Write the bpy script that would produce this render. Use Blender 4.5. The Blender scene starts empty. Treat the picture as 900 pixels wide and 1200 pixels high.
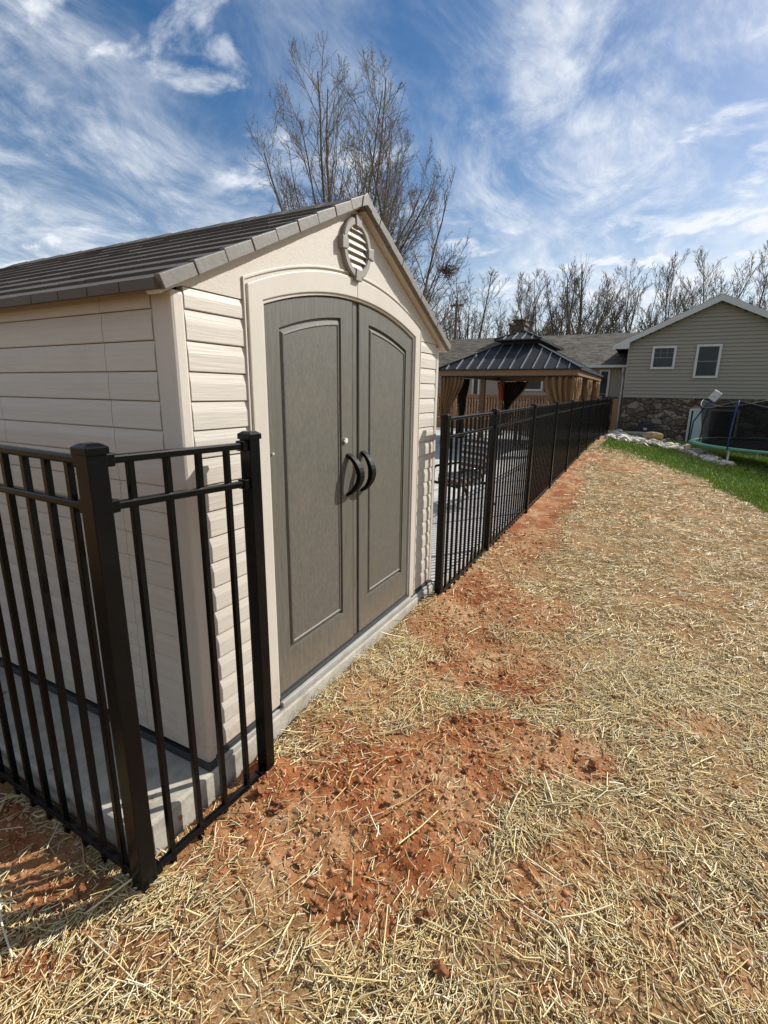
import bpy, bmesh, math, random
import numpy as np
from mathutils import Vector, Matrix
R = math.radians
random.seed(7); rng = np.random.default_rng(11)
S = bpy.context.scene; COL = S.collection

# ------------------------------------------------------------------ camera
cam_d = bpy.data.cameras.new('camera'); cam = bpy.data.objects.new('camera', cam_d); COL.objects.link(cam)
cam_d.sensor_fit = 'VERTICAL'; cam_d.sensor_height = 36; cam_d.lens = 577.07/1200*36
cam_d.clip_start = 0.05; cam_d.clip_end = 3000
CAM = Vector((1.43905, -1.19994, 1.49487))
FW = Vector((-0.4545, 0.85857, -0.23726)); RT = Vector((0.88229, 0.47054, 0.01259)); UP = Vector((-0.12245, 0.20361, 0.97136))
m = Matrix((RT, UP, -FW)).transposed().to_4x4(); m.translation = CAM; cam.matrix_world = m
S.camera = cam

# ------------------------------------------------------------------ light
SUN_AZ, SUN_EL = 36.0, 37.0          # azimuth measured from +Y towards +X
sd = bpy.data.lights.new('sun', 'SUN'); sun = bpy.data.objects.new('sun', sd); COL.objects.link(sun)
sd.energy = 5.0; sd.angle = R(0.53); sd.color = (1.0, 0.965, 0.905)
to_sun = Vector((math.sin(R(SUN_AZ))*math.cos(R(SUN_EL)), math.cos(R(SUN_AZ))*math.cos(R(SUN_EL)), math.sin(R(SUN_EL))))
sun.rotation_euler = to_sun.to_track_quat('Z', 'Y').to_euler()
S.view_settings.view_transform = 'Standard'; S.view_settings.look = 'None'; S.view_settings.gamma = 1.0
S.view_settings.use_curve_mapping = False; S.view_settings.exposure = 0.34

w = bpy.data.worlds.new('World'); S.world = w; w.use_nodes = True
nt = w.node_tree; N = nt.nodes; L = nt.links; N.clear()
def nd(t, **k):
    n = N.new(t)
    for a, v in k.items(): setattr(n, a, v)
    return n
out = nd('ShaderNodeOutputWorld'); bg = nd('ShaderNodeBackground'); bg.inputs['Strength'].default_value = 0.062
sky = nd('ShaderNodeTexSky'); sky.sky_type = 'NISHITA'; sky.sun_disc = False
sky.sun_elevation = R(SUN_EL); sky.sun_rotation = R(SUN_AZ); sky.air_density = 1.0; sky.dust_density = 1.3; sky.ozone_density = 2.5
hs = nd('ShaderNodeHueSaturation'); hs.inputs['Saturation'].default_value = 1.34; hs.inputs['Value'].default_value = 1.34
L.new(sky.outputs[0], hs.inputs['Color'])
tc = nd('ShaderNodeTexCoord'); sx = nd('ShaderNodeSeparateXYZ'); L.new(tc.outputs['Generated'], sx.inputs[0])
def mth(op, a, b=None, c=None):
    n = nd('ShaderNodeMath', operation=op)
    for i, v in enumerate((a, b, c)):
        if v is None: continue
        if isinstance(v, (int, float)): n.inputs[i].default_value = v
        else: L.new(v, n.inputs[i])
    return n.outputs[0]
zz = mth('ADD', mth('MAXIMUM', sx.outputs[2], 0.0), 0.22)
cx_ = mth('DIVIDE', sx.outputs[0], zz); cy_ = mth('DIVIDE', sx.outputs[1], zz)
cb = nd('ShaderNodeCombineXYZ'); L.new(cx_, cb.inputs[0]); L.new(cy_, cb.inputs[1])
def noise(vec, scale, detail, rough, dist=0.0, rot=0.0, sc=(1, 1, 1), loc=(0, 0, 0)):
    mp = nd('ShaderNodeMapping'); mp.inputs['Rotation'].default_value = (0, 0, R(rot)); mp.inputs['Scale'].default_value = sc
    mp.inputs['Location'].default_value = loc
    L.new(vec, mp.inputs[0])
    t = nd('ShaderNodeTexNoise'); t.inputs['Scale'].default_value = scale; t.inputs['Detail'].default_value = detail
    t.inputs['Roughness'].default_value = rough; t.inputs['Distortion'].default_value = dist
    L.new(mp.outputs[0], t.inputs['Vector']); return t.outputs['Fac']
def ramp(v, a, b):
    n = nd('ShaderNodeMapRange', interpolation_type='SMOOTHSTEP'); n.inputs[1].default_value = a; n.inputs[2].default_value = b
    L.new(v, n.inputs[0]); return n.outputs[0]
wisp = ramp(noise(cb.outputs[0], 2.0, 12, 0.66, 0.6, 18, (1.5, 1.0, 1), (3.1, 0.4, 0)), 0.33, 0.70)
fine = ramp(noise(cb.outputs[0], 5.5, 8, 0.62, 0.9, -25, (1.5, 0.8, 1), (0.7, 2.9, 0)), 0.30, 0.72)
patch = ramp(noise(cb.outputs[0], 0.9, 4, 0.5, 0.3, 0, (1, 1, 1), (5.3, 1.7, 0)), 0.26, 0.60)
puff = ramp(noise(cb.outputs[0], 4.2, 7, 0.56, 0.35, 30, (1.0, 1.35, 1), (1.3, 7.7, 0)), 0.52, 0.70)
puffm = ramp(noise(cb.outputs[0], 1.0, 2, 0.5, 0, 0, (1, 1, 1), (9.2, 3.3, 0)), 0.44, 0.56)
hz = ramp(sx.outputs[2], 0.42, -0.02)
c1 = mth('MULTIPLY', mth('MULTIPLY', wisp, mth('ADD', mth('MULTIPLY', patch, 0.85), 0.15)), mth('ADD', mth('MULTIPLY', fine, 0.55), 0.45))
c2 = mth('MULTIPLY', mth('MULTIPLY', puff, puffm), 0.75)
fac = mth('MINIMUM', mth('ADD', mth('ADD', c1, c2), mth('MULTIPLY', hz, 0.42)), 0.93)
mx = nd('ShaderNodeMix', data_type='RGBA'); L.new(fac, mx.inputs[0]); L.new(hs.outputs[0], mx.inputs[6])
mx.inputs[7].default_value = (12.0, 12.5, 13.2, 1)
L.new(mx.outputs[2], bg.inputs['Color']); L.new(bg.outputs[0], out.inputs[0])

# ------------------------------------------------------------------ materials
def mat(name, col, rough=0.6, metal=0.0, var=None, bump=None, stretch=(1, 1, 1), spec=0.5, coat=0.0, extra=None, splash=0.0):
    """procedural material; var=(scale, amount, second colour or None); bump=(scale, strength, distance)"""
    M = bpy.data.materials.new(name); M.use_nodes = True
    t = M.node_tree; n = t.nodes; l = t.links; b = n['Principled BSDF']
    b.inputs['Base Color'].default_value = (*col, 1); b.inputs['Roughness'].default_value = rough
    b.inputs['Metallic'].default_value = metal; b.inputs['Specular IOR Level'].default_value = spec; b.inputs['Coat Weight'].default_value = coat
    tcn = n.new('ShaderNodeTexCoord'); mp = n.new('ShaderNodeMapping'); mp.inputs['Scale'].default_value = stretch
    l.new(tcn.outputs['Object'], mp.inputs[0])
    if var:
        ns = n.new('ShaderNodeTexNoise'); ns.inputs['Scale'].default_value = var[0]; ns.inputs['Detail'].default_value = 6; ns.inputs['Roughness'].default_value = 0.62
        l.new(mp.outputs[0], ns.inputs['Vector'])
        rp = n.new('ShaderNodeValToRGB'); rp.color_ramp.elements[0].position = 0.3; rp.color_ramp.elements[1].position = 0.72
        if len(var) > 2: a, c = col, var[2]
        else: a = tuple(x*(1-var[1]) for x in col); c = tuple(min(1, x*(1+var[1])) for x in col)
        rp.color_ramp.elements[0].color = (*a, 1); rp.color_ramp.elements[1].color = (*c, 1)
        l.new(ns.outputs['Fac'], rp.inputs[0]); l.new(rp.outputs[0], b.inputs['Base Color'])
    if bump:
        nb = n.new('ShaderNodeTexNoise'); nb.inputs['Scale'].default_value = bump[0]; nb.inputs['Detail'].default_value = 5
        l.new(mp.outputs[0], nb.inputs['Vector'])
        bp = n.new('ShaderNodeBump'); bp.inputs['Strength'].default_value = bump[1]; bp.inputs['Distance'].default_value = bump[2]
        l.new(nb.outputs['Fac'], bp.inputs['Height']); l.new(bp.outputs[0], b.inputs['Normal'])
    if splash:
        # rain-splashed red clay and dust on the lowest hand's breadth, and a few faint scuffs higher up
        sp = n.new('ShaderNodeSeparateXYZ'); l.new(tcn.outputs['Object'], sp.inputs[0])
        fz = n.new('ShaderNodeMapRange'); fz.inputs[1].default_value = .34; fz.inputs[2].default_value = .03; l.new(sp.outputs[2], fz.inputs[0])
        sn = n.new('ShaderNodeTexNoise'); sn.inputs['Scale'].default_value = 26; sn.inputs['Detail'].default_value = 9; sn.inputs['Roughness'].default_value = .7; l.new(tcn.outputs['Object'], sn.inputs['Vector'])
        sm = n.new('ShaderNodeMath'); sm.operation = 'MULTIPLY_ADD'; sm.inputs[1].default_value = .34; l.new(fz.outputs[0], sm.inputs[0]); l.new(sn.outputs['Fac'], sm.inputs[2])
        sr = n.new('ShaderNodeMapRange'); sr.inputs[1].default_value = .60; sr.inputs[2].default_value = .92; sr.inputs[4].default_value = splash; l.new(sm.outputs[0], sr.inputs[0])
        dn = n.new('ShaderNodeTexNoise'); dn.inputs['Scale'].default_value = 2.4; dn.inputs['Detail'].default_value = 8; dn.inputs['Roughness'].default_value = .7; l.new(tcn.outputs['Object'], dn.inputs['Vector'])
        dr_ = n.new('ShaderNodeMapRange'); dr_.inputs[1].default_value = .52; dr_.inputs[2].default_value = .80; dr_.inputs[4].default_value = .17; l.new(dn.outputs['Fac'], dr_.inputs[0])
        ad = n.new('ShaderNodeMath'); ad.operation = 'MAXIMUM'; l.new(sr.outputs[0], ad.inputs[0]); l.new(dr_.outputs[0], ad.inputs[1])
        mm = n.new('ShaderNodeMix'); mm.data_type = 'RGBA'; l.new(ad.outputs[0], mm.inputs[0]); mm.inputs[7].default_value = (.34, .20, .11, 1)
        src = b.inputs['Base Color'].links[0].from_socket; l.new(src, mm.inputs[6]); l.new(mm.outputs[2], b.inputs['Base Color'])
    if extra: extra(M, t, n, l, b, tcn)
    return M

def attr_color(name, rough, spec=0.3):
    def ex(M, t, n, l, b, tcn):
        a = n.new('ShaderNodeAttribute'); a.attribute_name = 'col'; l.new(a.outputs['Color'], b.inputs['Base Color'])
    return mat(name, (1, 1, 1), rough, spec=spec, extra=ex)

BEIGE = (0.535, 0.49, 0.42)
M_siding_f = mat('beige_plastic_grain_front', BEIGE, 0.55, var=(30, 0.06), bump=(34, 0.55, 0.003), stretch=(1, 0.12, 3.2), splash=.42)
M_siding_s = mat('beige_plastic_grain_side', BEIGE, 0.55, var=(30, 0.06), bump=(34, 0.55, 0.003), stretch=(0.12, 1, 3.2), splash=.42)
M_trim = mat('beige_plastic_trim', (0.525, 0.48, 0.41), 0.5, var=(8, 0.04), bump=(160, 0.45, 0.0015), stretch=(1, 1, 0.35), splash=.42)
M_stucco = mat('beige_plastic_stucco', (0.515, 0.47, 0.40), 0.6, var=(60, 0.05), bump=(130, 0.6, 0.002))
M_door = mat('taupe_plastic_door', (0.108, 0.101, 0.081), 0.48, var=(40, 0.24), bump=(120, 0.6, 0.002), stretch=(1, 2.2, 0.16), splash=.22)
M_doorf = mat('taupe_plastic_door_field', (0.105, 0.098, 0.079), 0.5, var=(75, 0.24), bump=(150, 0.6, 0.0018), stretch=(1, 1.5, 0.45), splash=.22)
M_shingle = mat('brown_plastic_shingle', (0.118, 0.101, 0.084), 0.72, var=(18, 0.16), bump=(90, 0.5, 0.002), stretch=(0.3, 2, 2), spec=0.25)
M_rake = mat('grey_brown_plastic_rake', (0.155, 0.14, 0.12), 0.55, var=(24, 0.14), bump=(120, 0.6, 0.002), stretch=(3, .4, .4))
M_ventframe = mat('grey_plastic_vent', (0.235, 0.215, 0.185), 0.5, var=(30, 0.08), bump=(120, 0.4, 0.001))
M_louver = mat('pale_louver', (0.50, 0.475, 0.43), 0.5, var=(20, 0.05))
M_dark = mat('dark_gap', (0.012, 0.012, 0.012), 0.8, var=(20, 0.2))
M_base = mat('navy_base_strip', (0.030, 0.031, 0.033), 0.6, var=(14, 0.2))
M_sill = mat('grey_plastic_sill', (0.35, 0.34, 0.31), 0.5, var=(12, 0.18), bump=(50, 0.2, 0.002))
M_black = mat('black_powder_coat', (0.003, 0.003, 0.0034), 0.24, var=(7, 0.25), bump=(220, 0.10, 0.0008), spec=0.2)
M_handle = mat('black_plastic', (0.003, 0.003, 0.003), 0.5, var=(20, 0.2), bump=(200, 0.15, 0.0005), spec=0.15)
M_chrome = mat('bright_steel', (0.78, 0.77, 0.75), 0.3, 0.3, var=(40, 0.08))
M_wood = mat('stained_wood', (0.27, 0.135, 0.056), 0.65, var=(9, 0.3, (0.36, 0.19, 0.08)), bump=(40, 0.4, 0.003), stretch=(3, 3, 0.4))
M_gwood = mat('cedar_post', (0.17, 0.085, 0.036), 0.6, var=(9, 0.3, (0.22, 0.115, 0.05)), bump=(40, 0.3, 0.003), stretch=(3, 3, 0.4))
M_gmetal = mat('black_metal_roof', (0.019, 0.020, 0.022), 0.55, 0.0, var=(3, 0.25), spec=0.22)
M_seam = mat('glint_toned_seam', (0.24, 0.25, 0.26), 0.35, 0.4, var=(6, 0.2))  # seams coloured paler than the black roof to stand in for sun glint
M_curtain = mat('tan_curtain_cloth', (0.205, 0.118, 0.055), 0.9, var=(5, 0.25), bump=(30, 0.3, 0.004), stretch=(2, 2, 0.3), spec=0.1)
M_netdark = mat('dark_net_cloth', (0.03, 0.022, 0.016), 0.95, var=(9, 0.3), spec=0.1)
M_white = mat('white_painted_trim', (0.62, 0.59, 0.53), 0.5, var=(6, 0.06))
M_hsiding = mat('taupe_vinyl_siding', (0.33, 0.28, 0.21), 0.55, var=(0.9, 0.06), bump=(60, 0.2, 0.002), stretch=(0.2, 1, 3))
M_glass = mat('dark_window_glass', (0.022, 0.027, 0.03), 0.16, var=(1.2, 0.5), spec=0.3)
M_paneldoor = mat('pale_door_panel', (0.50, 0.55, 0.51), 0.45, var=(2, 0.1))
M_pole = mat('weathered_pole', (0.16, 0.13, 0.10), 0.9, var=(6, 0.3), bump=(20, 0.4, 0.01))
M_blue = mat('blue_plastic_sleeve', (0.018, 0.045, 0.17), 0.5, var=(5, 0.2))
M_green = mat('green_pad_vinyl', (0.10, 0.30, 0.19), 0.45, var=(4, 0.15))
M_galv = mat('galvanised_steel', (0.42, 0.43, 0.43), 0.4, 0.7, var=(10, 0.15))
M_ac = mat('charcoal_ac_steel', (0.03, 0.032, 0.036), 0.55, var=(8, 0.25))
M_mat = mat('black_woven_mat', (0.010, 0.010, 0.011), 1.0, var=(30, .2), spec=0.0)
M_sash = mat('grey_window_sash', (0.20, 0.20, 0.19), 0.5, var=(5, .1))
M_stick = mat('dry_sticks', (0.05, 0.032, 0.02), 0.95, var=(5, 0.3))
M_ironbark = mat('bark_grey', (0.16, 0.128, 0.098), 0.95, var=(2.5, 0.3), bump=(12, 0.5, 0.03), stretch=(1, 1, 0.25), spec=0.15)
M_twig = mat('twig_brown', (0.185, 0.15, 0.12), 0.95, var=(0.6, 0.22), spec=0.15)
M_twig2 = mat('twig_grey', (0.15, 0.122, 0.092), 0.95, var=(0.6, 0.25), spec=0.15)
M_twig3 = mat('twig_budding', (0.17, 0.13, 0.08), 0.95, var=(0.5, 0.25), spec=0.15)
M_red = mat('orange_red_canvas', (0.26, 0.045, 0.02), 0.9, var=(6, 0.25))
M_bluecloth = mat('blue_canvas', (0.03, 0.05, 0.17), 0.8, var=(6, 0.25))
M_whitecloth = mat('white_cloth', (0.72, 0.71, 0.69), 0.85, var=(5, 0.08))
M_clod = mat('red_clay_clod', (0.27, 0.095, 0.038), 0.97, var=(22, 0.35, (0.44, 0.22, 0.105)), bump=(70, 0.7, 0.006), spec=0.1)

M_crumb = mat('clay_crumb', (0.30, 0.115, 0.048), 0.97, var=(9, 0.35, (0.50, 0.28, 0.145)), spec=0.1)
def conc(M, t, n, l, b, tcn):
    # slab joints every 1.5 m plus stains
    br = n.new('ShaderNodeTexBrick'); br.offset = 0; br.inputs['Scale'].default_value = 1.0
    br.inputs['Brick Width'].default_value = 1.52; br.inputs['Row Height'].default_value = 1.02; br.inputs['Mortar Size'].default_value = 0.008
    br.inputs['Color1'].default_value = (0.50, 0.48, 0.445, 1); br.inputs['Color2'].default_value = (0.46, 0.445, 0.415, 1); br.inputs['Mortar'].default_value = (0.07, 0.065, 0.06, 1)
    l.new(tcn.outputs['Object'], br.inputs['Vector'])
    ns = n.new('ShaderNodeTexNoise'); ns.inputs['Scale'].default_value = 3; ns.inputs['Detail'].default_value = 7; l.new(tcn.outputs['Object'], ns.inputs['Vector'])
    mr = n.new('ShaderNodeMapRange'); mr.inputs[1].default_value = 0.3; mr.inputs[2].default_value = 0.75; mr.inputs[3].default_value = 0.78; mr.inputs[4].default_value = 1.08
    l.new(ns.outputs['Fac'], mr.inputs[0])
    mm = n.new('ShaderNodeMix'); mm.data_type = 'RGBA'; mm.blend_type = 'MULTIPLY'; mm.inputs[0].default_value = 1
    l.new(br.outputs[0], mm.inputs[6]); l.new(mr.outputs[0], mm.inputs[7]); l.new(mm.outputs[2], b.inputs['Base Color'])
M_deck = mat('patio_concrete', (0.5, 0.5, 0.46), 0.85, bump=(80, 0.25, 0.003), extra=conc)
def padx(M, t, n, l, b, tcn):
    ns = n.new('ShaderNodeTexNoise'); ns.inputs['Scale'].default_value = 9; ns.inputs['Detail'].default_value = 9; ns.inputs['Roughness'].default_value = 0.7; l.new(tcn.outputs['Object'], ns.inputs['Vector'])
    rp = n.new('ShaderNodeValToRGB'); e = rp.color_ramp.elements; e[0].position = 0.30; e[0].color = (0.27, 0.24, 0.19, 1); e[1].position = 0.56; e[1].color = (0.44, 0.405, 0.335, 1)
    l.new(ns.outputs['Fac'], rp.inputs[0])
    n2 = n.new('ShaderNodeTexNoise'); n2.inputs['Scale'].default_value = 13; n2.inputs['Detail'].default_value = 4; l.new(tcn.outputs['Object'], n2.inputs['Vector'])
    mr = n.new('ShaderNodeMapRange'); mr.inputs[1].default_value = 0.66; mr.inputs[2].default_value = 0.72; l.new(n2.outputs['Fac'], mr.inputs[0])
    mm = n.new('ShaderNodeMix'); mm.data_type = 'RGBA'; l.new(mr.outputs[0], mm.inputs[0]); l.new(rp.outputs[0], mm.inputs[6]); mm.inputs[7].default_value = (0.30, 0.15, 0.08, 1)
    l.new(mm.outputs[2], b.inputs['Base Color'])
M_pad = mat('pad_concrete', (0.5, 0.5, 0.46), 0.85, bump=(60, 0.35, 0.004), extra=padx)

def stonex(M, t, n, l, b, tcn):
    mp = n.new('ShaderNodeMapping'); mp.inputs['Scale'].default_value = (1, 1, 1.5); l.new(tcn.outputs['Object'], mp.inputs[0])
    wn = n.new('ShaderNodeTexNoise'); wn.inputs['Scale'].default_value = 2.2; l.new(mp.outputs[0], wn.inputs['Vector'])
    ad = n.new('ShaderNodeMix'); ad.data_type = 'RGBA'; ad.blend_type = 'ADD'; ad.inputs[0].default_value = 0.35; l.new(mp.outputs[0], ad.inputs[6]); l.new(wn.outputs['Color'], ad.inputs[7])
    v = n.new('ShaderNodeTexVoronoi'); v.inputs['Scale'].default_value = 3.1; l.new(ad.outputs[2], v.inputs['Vector'])
    ve = n.new('ShaderNodeTexVoronoi'); ve.feature = 'DISTANCE_TO_EDGE'; ve.inputs['Scale'].default_value = 3.1; l.new(ad.outputs[2], ve.inputs['Vector'])
    sp = n.new('ShaderNodeSeparateColor'); l.new(v.outputs['Color'], sp.inputs[0])
    rp = n.new('ShaderNodeValToRGB'); e = rp.color_ramp.elements; e[0].color = (0.10, 0.068, 0.046, 1); e[1].color = (0.34, 0.25, 0.17, 1)
    x = e.new(0.5); x.color = (0.16, 0.11, 0.072, 1); x = e.new(0.72); x.color = (0.21, 0.17, 0.125, 1)
    l.new(sp.outputs[0], rp.inputs[0])
    fn = n.new('ShaderNodeTexNoise'); fn.inputs['Scale'].default_value = 14; fn.inputs['Detail'].default_value = 6; l.new(tcn.outputs['Object'], fn.inputs['Vector'])
    fr = n.new('ShaderNodeMapRange'); fr.inputs[1].default_value = .3; fr.inputs[2].default_value = .7; fr.inputs[3].default_value = .45; fr.inputs[4].default_value = 1.5; l.new(fn.outputs['Fac'], fr.inputs[0])
    mu = n.new('ShaderNodeMix'); mu.data_type = 'RGBA'; mu.blend_type = 'MULTIPLY'; mu.inputs[0].default_value = 1; l.new(rp.outputs[0], mu.inputs[6]); l.new(fr.outputs[0], mu.inputs[7])
    mr = n.new('ShaderNodeMapRange'); mr.inputs[1].default_value = 0.01; mr.inputs[2].default_value = 0.05; l.new(ve.outputs['Distance'], mr.inputs[0])
    mo = n.new('ShaderNodeMix'); mo.data_type = 'RGBA'; l.new(mr.outputs[0], mo.inputs[0]); mo.inputs[6].default_value = (0.065, 0.048, 0.035, 1); l.new(mu.outputs[2], mo.inputs[7])
    l.new(mo.outputs[2], b.inputs['Base Color'])
    m2 = n.new('ShaderNodeMapRange'); m2.inputs[1].default_value = 0.0; m2.inputs[2].default_value = 0.16; l.new(ve.outputs['Distance'], m2.inputs[0])
    bp = n.new('ShaderNodeBump'); bp.inputs['Strength'].default_value = 1; bp.inputs['Distance'].default_value = 0.05; l.new(m2.outputs[0], bp.inputs['Height']); l.new(bp.outputs[0], b.inputs['Normal'])
M_stone = mat('fieldstone_wall', (0.2, 0.15, 0.1), 0.9, extra=stonex)

def roofx(M, t, n, l, b, tcn):
    br = n.new('ShaderNodeTexBrick'); br.inputs['Scale'].default_value = 1.0; br.inputs['Brick Width'].default_value = 0.33; br.inputs['Row Height'].default_value = 0.135
    br.inputs['Mortar Size'].default_value = 0.006; br.inputs['Bias'].default_value = 0.0
    br.inputs['Color1'].default_value = (0.075, 0.066, 0.055, 1); br.inputs['Color2'].default_value = (0.165, 0.145, 0.118, 1); br.inputs['Mortar'].default_value = (0.05, 0.047, 0.043, 1)
    l.new(tcn.outputs['Object'], br.inputs['Vector'])
    fn = n.new('ShaderNodeTexNoise'); fn.inputs['Scale'].default_value = 5; fn.inputs['Detail'].default_value = 8; fn.inputs['Roughness'].default_value = .75; l.new(tcn.outputs['Object'], fn.inputs['Vector'])
    fr = n.new('ShaderNodeMapRange'); fr.inputs[1].default_value = .3; fr.inputs[2].default_value = .7; fr.inputs[3].default_value = .7; fr.inputs[4].default_value = 1.3; l.new(fn.outputs['Fac'], fr.inputs[0])
    mu = n.new('ShaderNodeMix'); mu.data_type = 'RGBA'; mu.blend_type = 'MULTIPLY'; mu.inputs[0].default_value = 1; l.new(br.outputs[0], mu.inputs[6]); l.new(fr.outputs[0], mu.inputs[7])
    l.new(mu.outputs[2], b.inputs['Base Color'])
M_asphalt = mat('asphalt_shingles', (0.14, 0.13, 0.11), 1.0, spec=0.1, extra=roofx, bump=(60, 0.3, 0.004))

def netx(M, t, n, l, b, tcn):
    tr = n.new('ShaderNodeBsdfTransparent'); ms = n.new('ShaderNodeMixShader'); ms.inputs[0].default_value = 0.68
    o = n['Material Output']; l.new(tr.outputs[0], ms.inputs[1]); l.new(b.outputs[0], ms.inputs[2]); l.new(ms.outputs[0], o.inputs[0])
M_net = mat('black_safety_net', (0.012, 0.012, 0.014), 0.9, extra=netx, spec=0.1)

def stripex(M, t, n, l, b, tcn):
    sp = n.new('ShaderNodeSeparateXYZ'); l.new(tcn.outputs['Object'], sp.inputs[0])
    mu = n.new('ShaderNodeMath'); mu.operation = 'MULTIPLY'; mu.inputs[1].default_value = 4.3; l.new(sp.outputs[2], mu.inputs[0])
    m1 = n.new('ShaderNodeMath'); m1.operation = 'MULTIPLY_ADD'; m1.inputs[1].default_value = 4.3; l.new(sp.outputs[1], m1.inputs[0]); l.new(mu.outputs[0], m1.inputs[2])
    fr = n.new('ShaderNodeMath'); fr.operation = 'FRACT'; l.new(m1.outputs[0], fr.inputs[0])
    rp = n.new('ShaderNodeValToRGB'); rp.color_ramp.interpolation = 'CONSTANT'; e = rp.color_ramp.elements
    e[0].color = (0.6, 0.58, 0.55, 1); e[1].position = 0.9; e[1].color = (0.02, 0.02, 0.02, 1)
    for p, c in ((0.22, (0.05, 0.05, 0.055, 1)), (0.34, (0.17, 0.045, 0.045, 1)), (0.5, (0.55, 0.53, 0.5, 1)), (0.62, (0.17, 0.18, 0.19, 1)), (0.86, (0.22, 0.07, 0.07, 1))):
        x = e.new(p); x.color = c
    l.new(fr.outputs[0], rp.inputs[0]); l.new(rp.outputs[0], b.inputs['Base Color'])
M_stripe = mat('striped_cushion_cloth', (0.3, 0.2, 0.2), 0.9, bump=(90, 0.3, 0.002), extra=stripex)

# ------------------------------------------------------------------ object helpers
def tag(o, label=None, cat=None, group=None, kind=None):
    if label: o['label'] = label
    if cat: o['category'] = cat
    if group: o['group'] = group
    if kind: o['kind'] = kind
    return o
def thing(name, loc, label, cat, group=None, rz=0.0):
    o = bpy.data.objects.new(name, None); COL.objects.link(o); o.location = loc; o.rotation_euler = (0, 0, rz); o.empty_display_size = 0.1
    return tag(o, label, cat, group)
class MB:
    """collects geometry in WORLD coordinates unless a matrix is given; build() turns it into ONE mesh object"""
    def __init__(self): self.v = []; self.f = []
    def add(self, vs, fs):
        o = len(self.v); self.v += [tuple(p) for p in vs]; self.f += [tuple(i+o for i in q) for q in fs]
    def box(self, a, b):
        (x0, y0, z0), (x1, y1, z1) = a, b
        self.add([(x0, y0, z0), (x1, y0, z0), (x1, y1, z0), (x0, y1, z0), (x0, y0, z1), (x1, y0, z1), (x1, y1, z1), (x0, y1, z1)],
                 [(3, 2, 1, 0), (4, 5, 6, 7), (0, 1, 5, 4), (1, 2, 6, 5), (2, 3, 7, 6), (3, 0, 4, 7)])
        return self
    def bar(self, p, q, wx, wz, up=(0, 0, 1)):
        p = Vector(p); q = Vector(q); d = (q-p).normalized(); u = Vector(up)
        s = d.cross(u); s = s.normalized() if s.length > 1e-6 else Vector((1, 0, 0)); t = s.cross(d)
        a, b = s*wx/2, t*wz/2
        vs = [p-a-b, p+a-b, p+a+b, p-a+b, q-a-b, q+a-b, q+a+b, q-a+b]
        self.add(vs, [(0, 1, 2, 3), (7, 6, 5, 4), (1, 0, 4, 5), (2, 1, 5, 6), (3, 2, 6, 7), (0, 3, 7, 4)]); return self
    def tube(self, pts, rad, n=8, cap=True):
        pts = [Vector(p) for p in pts]; k = len(pts); rad = rad if isinstance(rad, (list, tuple)) else [rad]*k
        vs = []; fs = []; prev = None
        for i, p in enumerate(pts):
            d = (pts[min(i+1, k-1)]-pts[max(i-1, 0)]).normalized()
            if prev is None:
                s = d.cross(Vector((0, 0, 1)))
                if s.length < 0.05: s = d.cross(Vector((1, 0, 0)))
            else: s = prev-d*prev.dot(d)
            s.normalize(); prev = s; t = d.cross(s)
            for j in range(n):
                a = 2*math.pi*j/n; vs.append(p+(s*math.cos(a)+t*math.sin(a))*rad[i])
        for i in range(k-1):
            for j in range(n):
                a = i*n+j; b = i*n+(j+1) % n; fs.append((a, b, b+n, a+n))
        if cap: fs.append(tuple(reversed(range(n)))); fs.append(tuple(range((k-1)*n, k*n)))
        self.add(vs, fs); return self
    def rings(self, rs, close=True, fill_first=False, fill_last=False):
        n = len(rs[0]); vs = [p for r in rs for p in r]; fs = []
        for i in range(len(rs)-1):
            for j in range(n if close else n-1):
                a = i*n+j; b = i*n+(j+1) % n; fs.append((a, b, b+n, a+n))
        if fill_first: fs.append(tuple(reversed(range(n))))
        if fill_last: fs.append(tuple(range((len(rs)-1)*n, len(rs)*n)))
        self.add(vs, fs); return self
    def build(self, name, material, parent=None, bevel=0, smooth=False, solid=0):
        me = bpy.data.meshes.new(name)
        off = Vector(parent.matrix_basis.translation) if parent is not None else Vector((0, 0, 0))
        par = parent.parent if parent is not None else None
        while par is not None: off += Vector(par.matrix_basis.translation); par = par.parent
        vs = [Vector(p)-off for p in self.v]
        me.from_pydata(vs, [], self.f); me.validate()
        b = bmesh.new(); b.from_mesh(me); bmesh.ops.recalc_face_normals(b, faces=b.faces); b.to_mesh(me); b.free()
        me.materials.append(material)
        o = bpy.data.objects.new(name, me); COL.objects.link(o); o.parent = parent
        if smooth:
            for p in me.polygons: p.use_smooth = True
        if solid:
            sm = o.modifiers.new('solid', 'SOLIDIFY'); sm.thickness = solid; sm.offset = 0
        if bevel:
            bv = o.modifiers.new('bevel', 'BEVEL'); bv.width = bevel; bv.segments = 2; bv.limit_method = 'ANGLE'; bv.angle_limit = R(35)
        return o
def prism(poly, a0, a1, axis):
    """polygon of (u, z) extruded from a0 to a1 along axis 'x' (u=y) or 'y' (u=x)"""
    b = MB(); n = len(poly)
    P = (lambda u, z, a: (a, u, z)) if axis == 'x' else (lambda u, z, a: (u, a, z))
    b.add([P(u, z, a0) for u, z in poly]+[P(u, z, a1) for u, z in poly],
          [tuple(range(n)), tuple(range(2*n-1, n-1, -1))]+[(i, (i+1) % n, n+(i+1) % n, n+i) for i in range(n)])
    return b
def pixel(px, py):
    """direction of a photograph pixel (900 x 1200), used only to measure where things stand"""
    return FW+RT*((px-450)/577.07)-UP*((py-600)/577.07)
def at(ax, v, px, py):
    d = pixel(px, py); return CAM+d*((v-CAM[ax])/d[ax])
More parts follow.
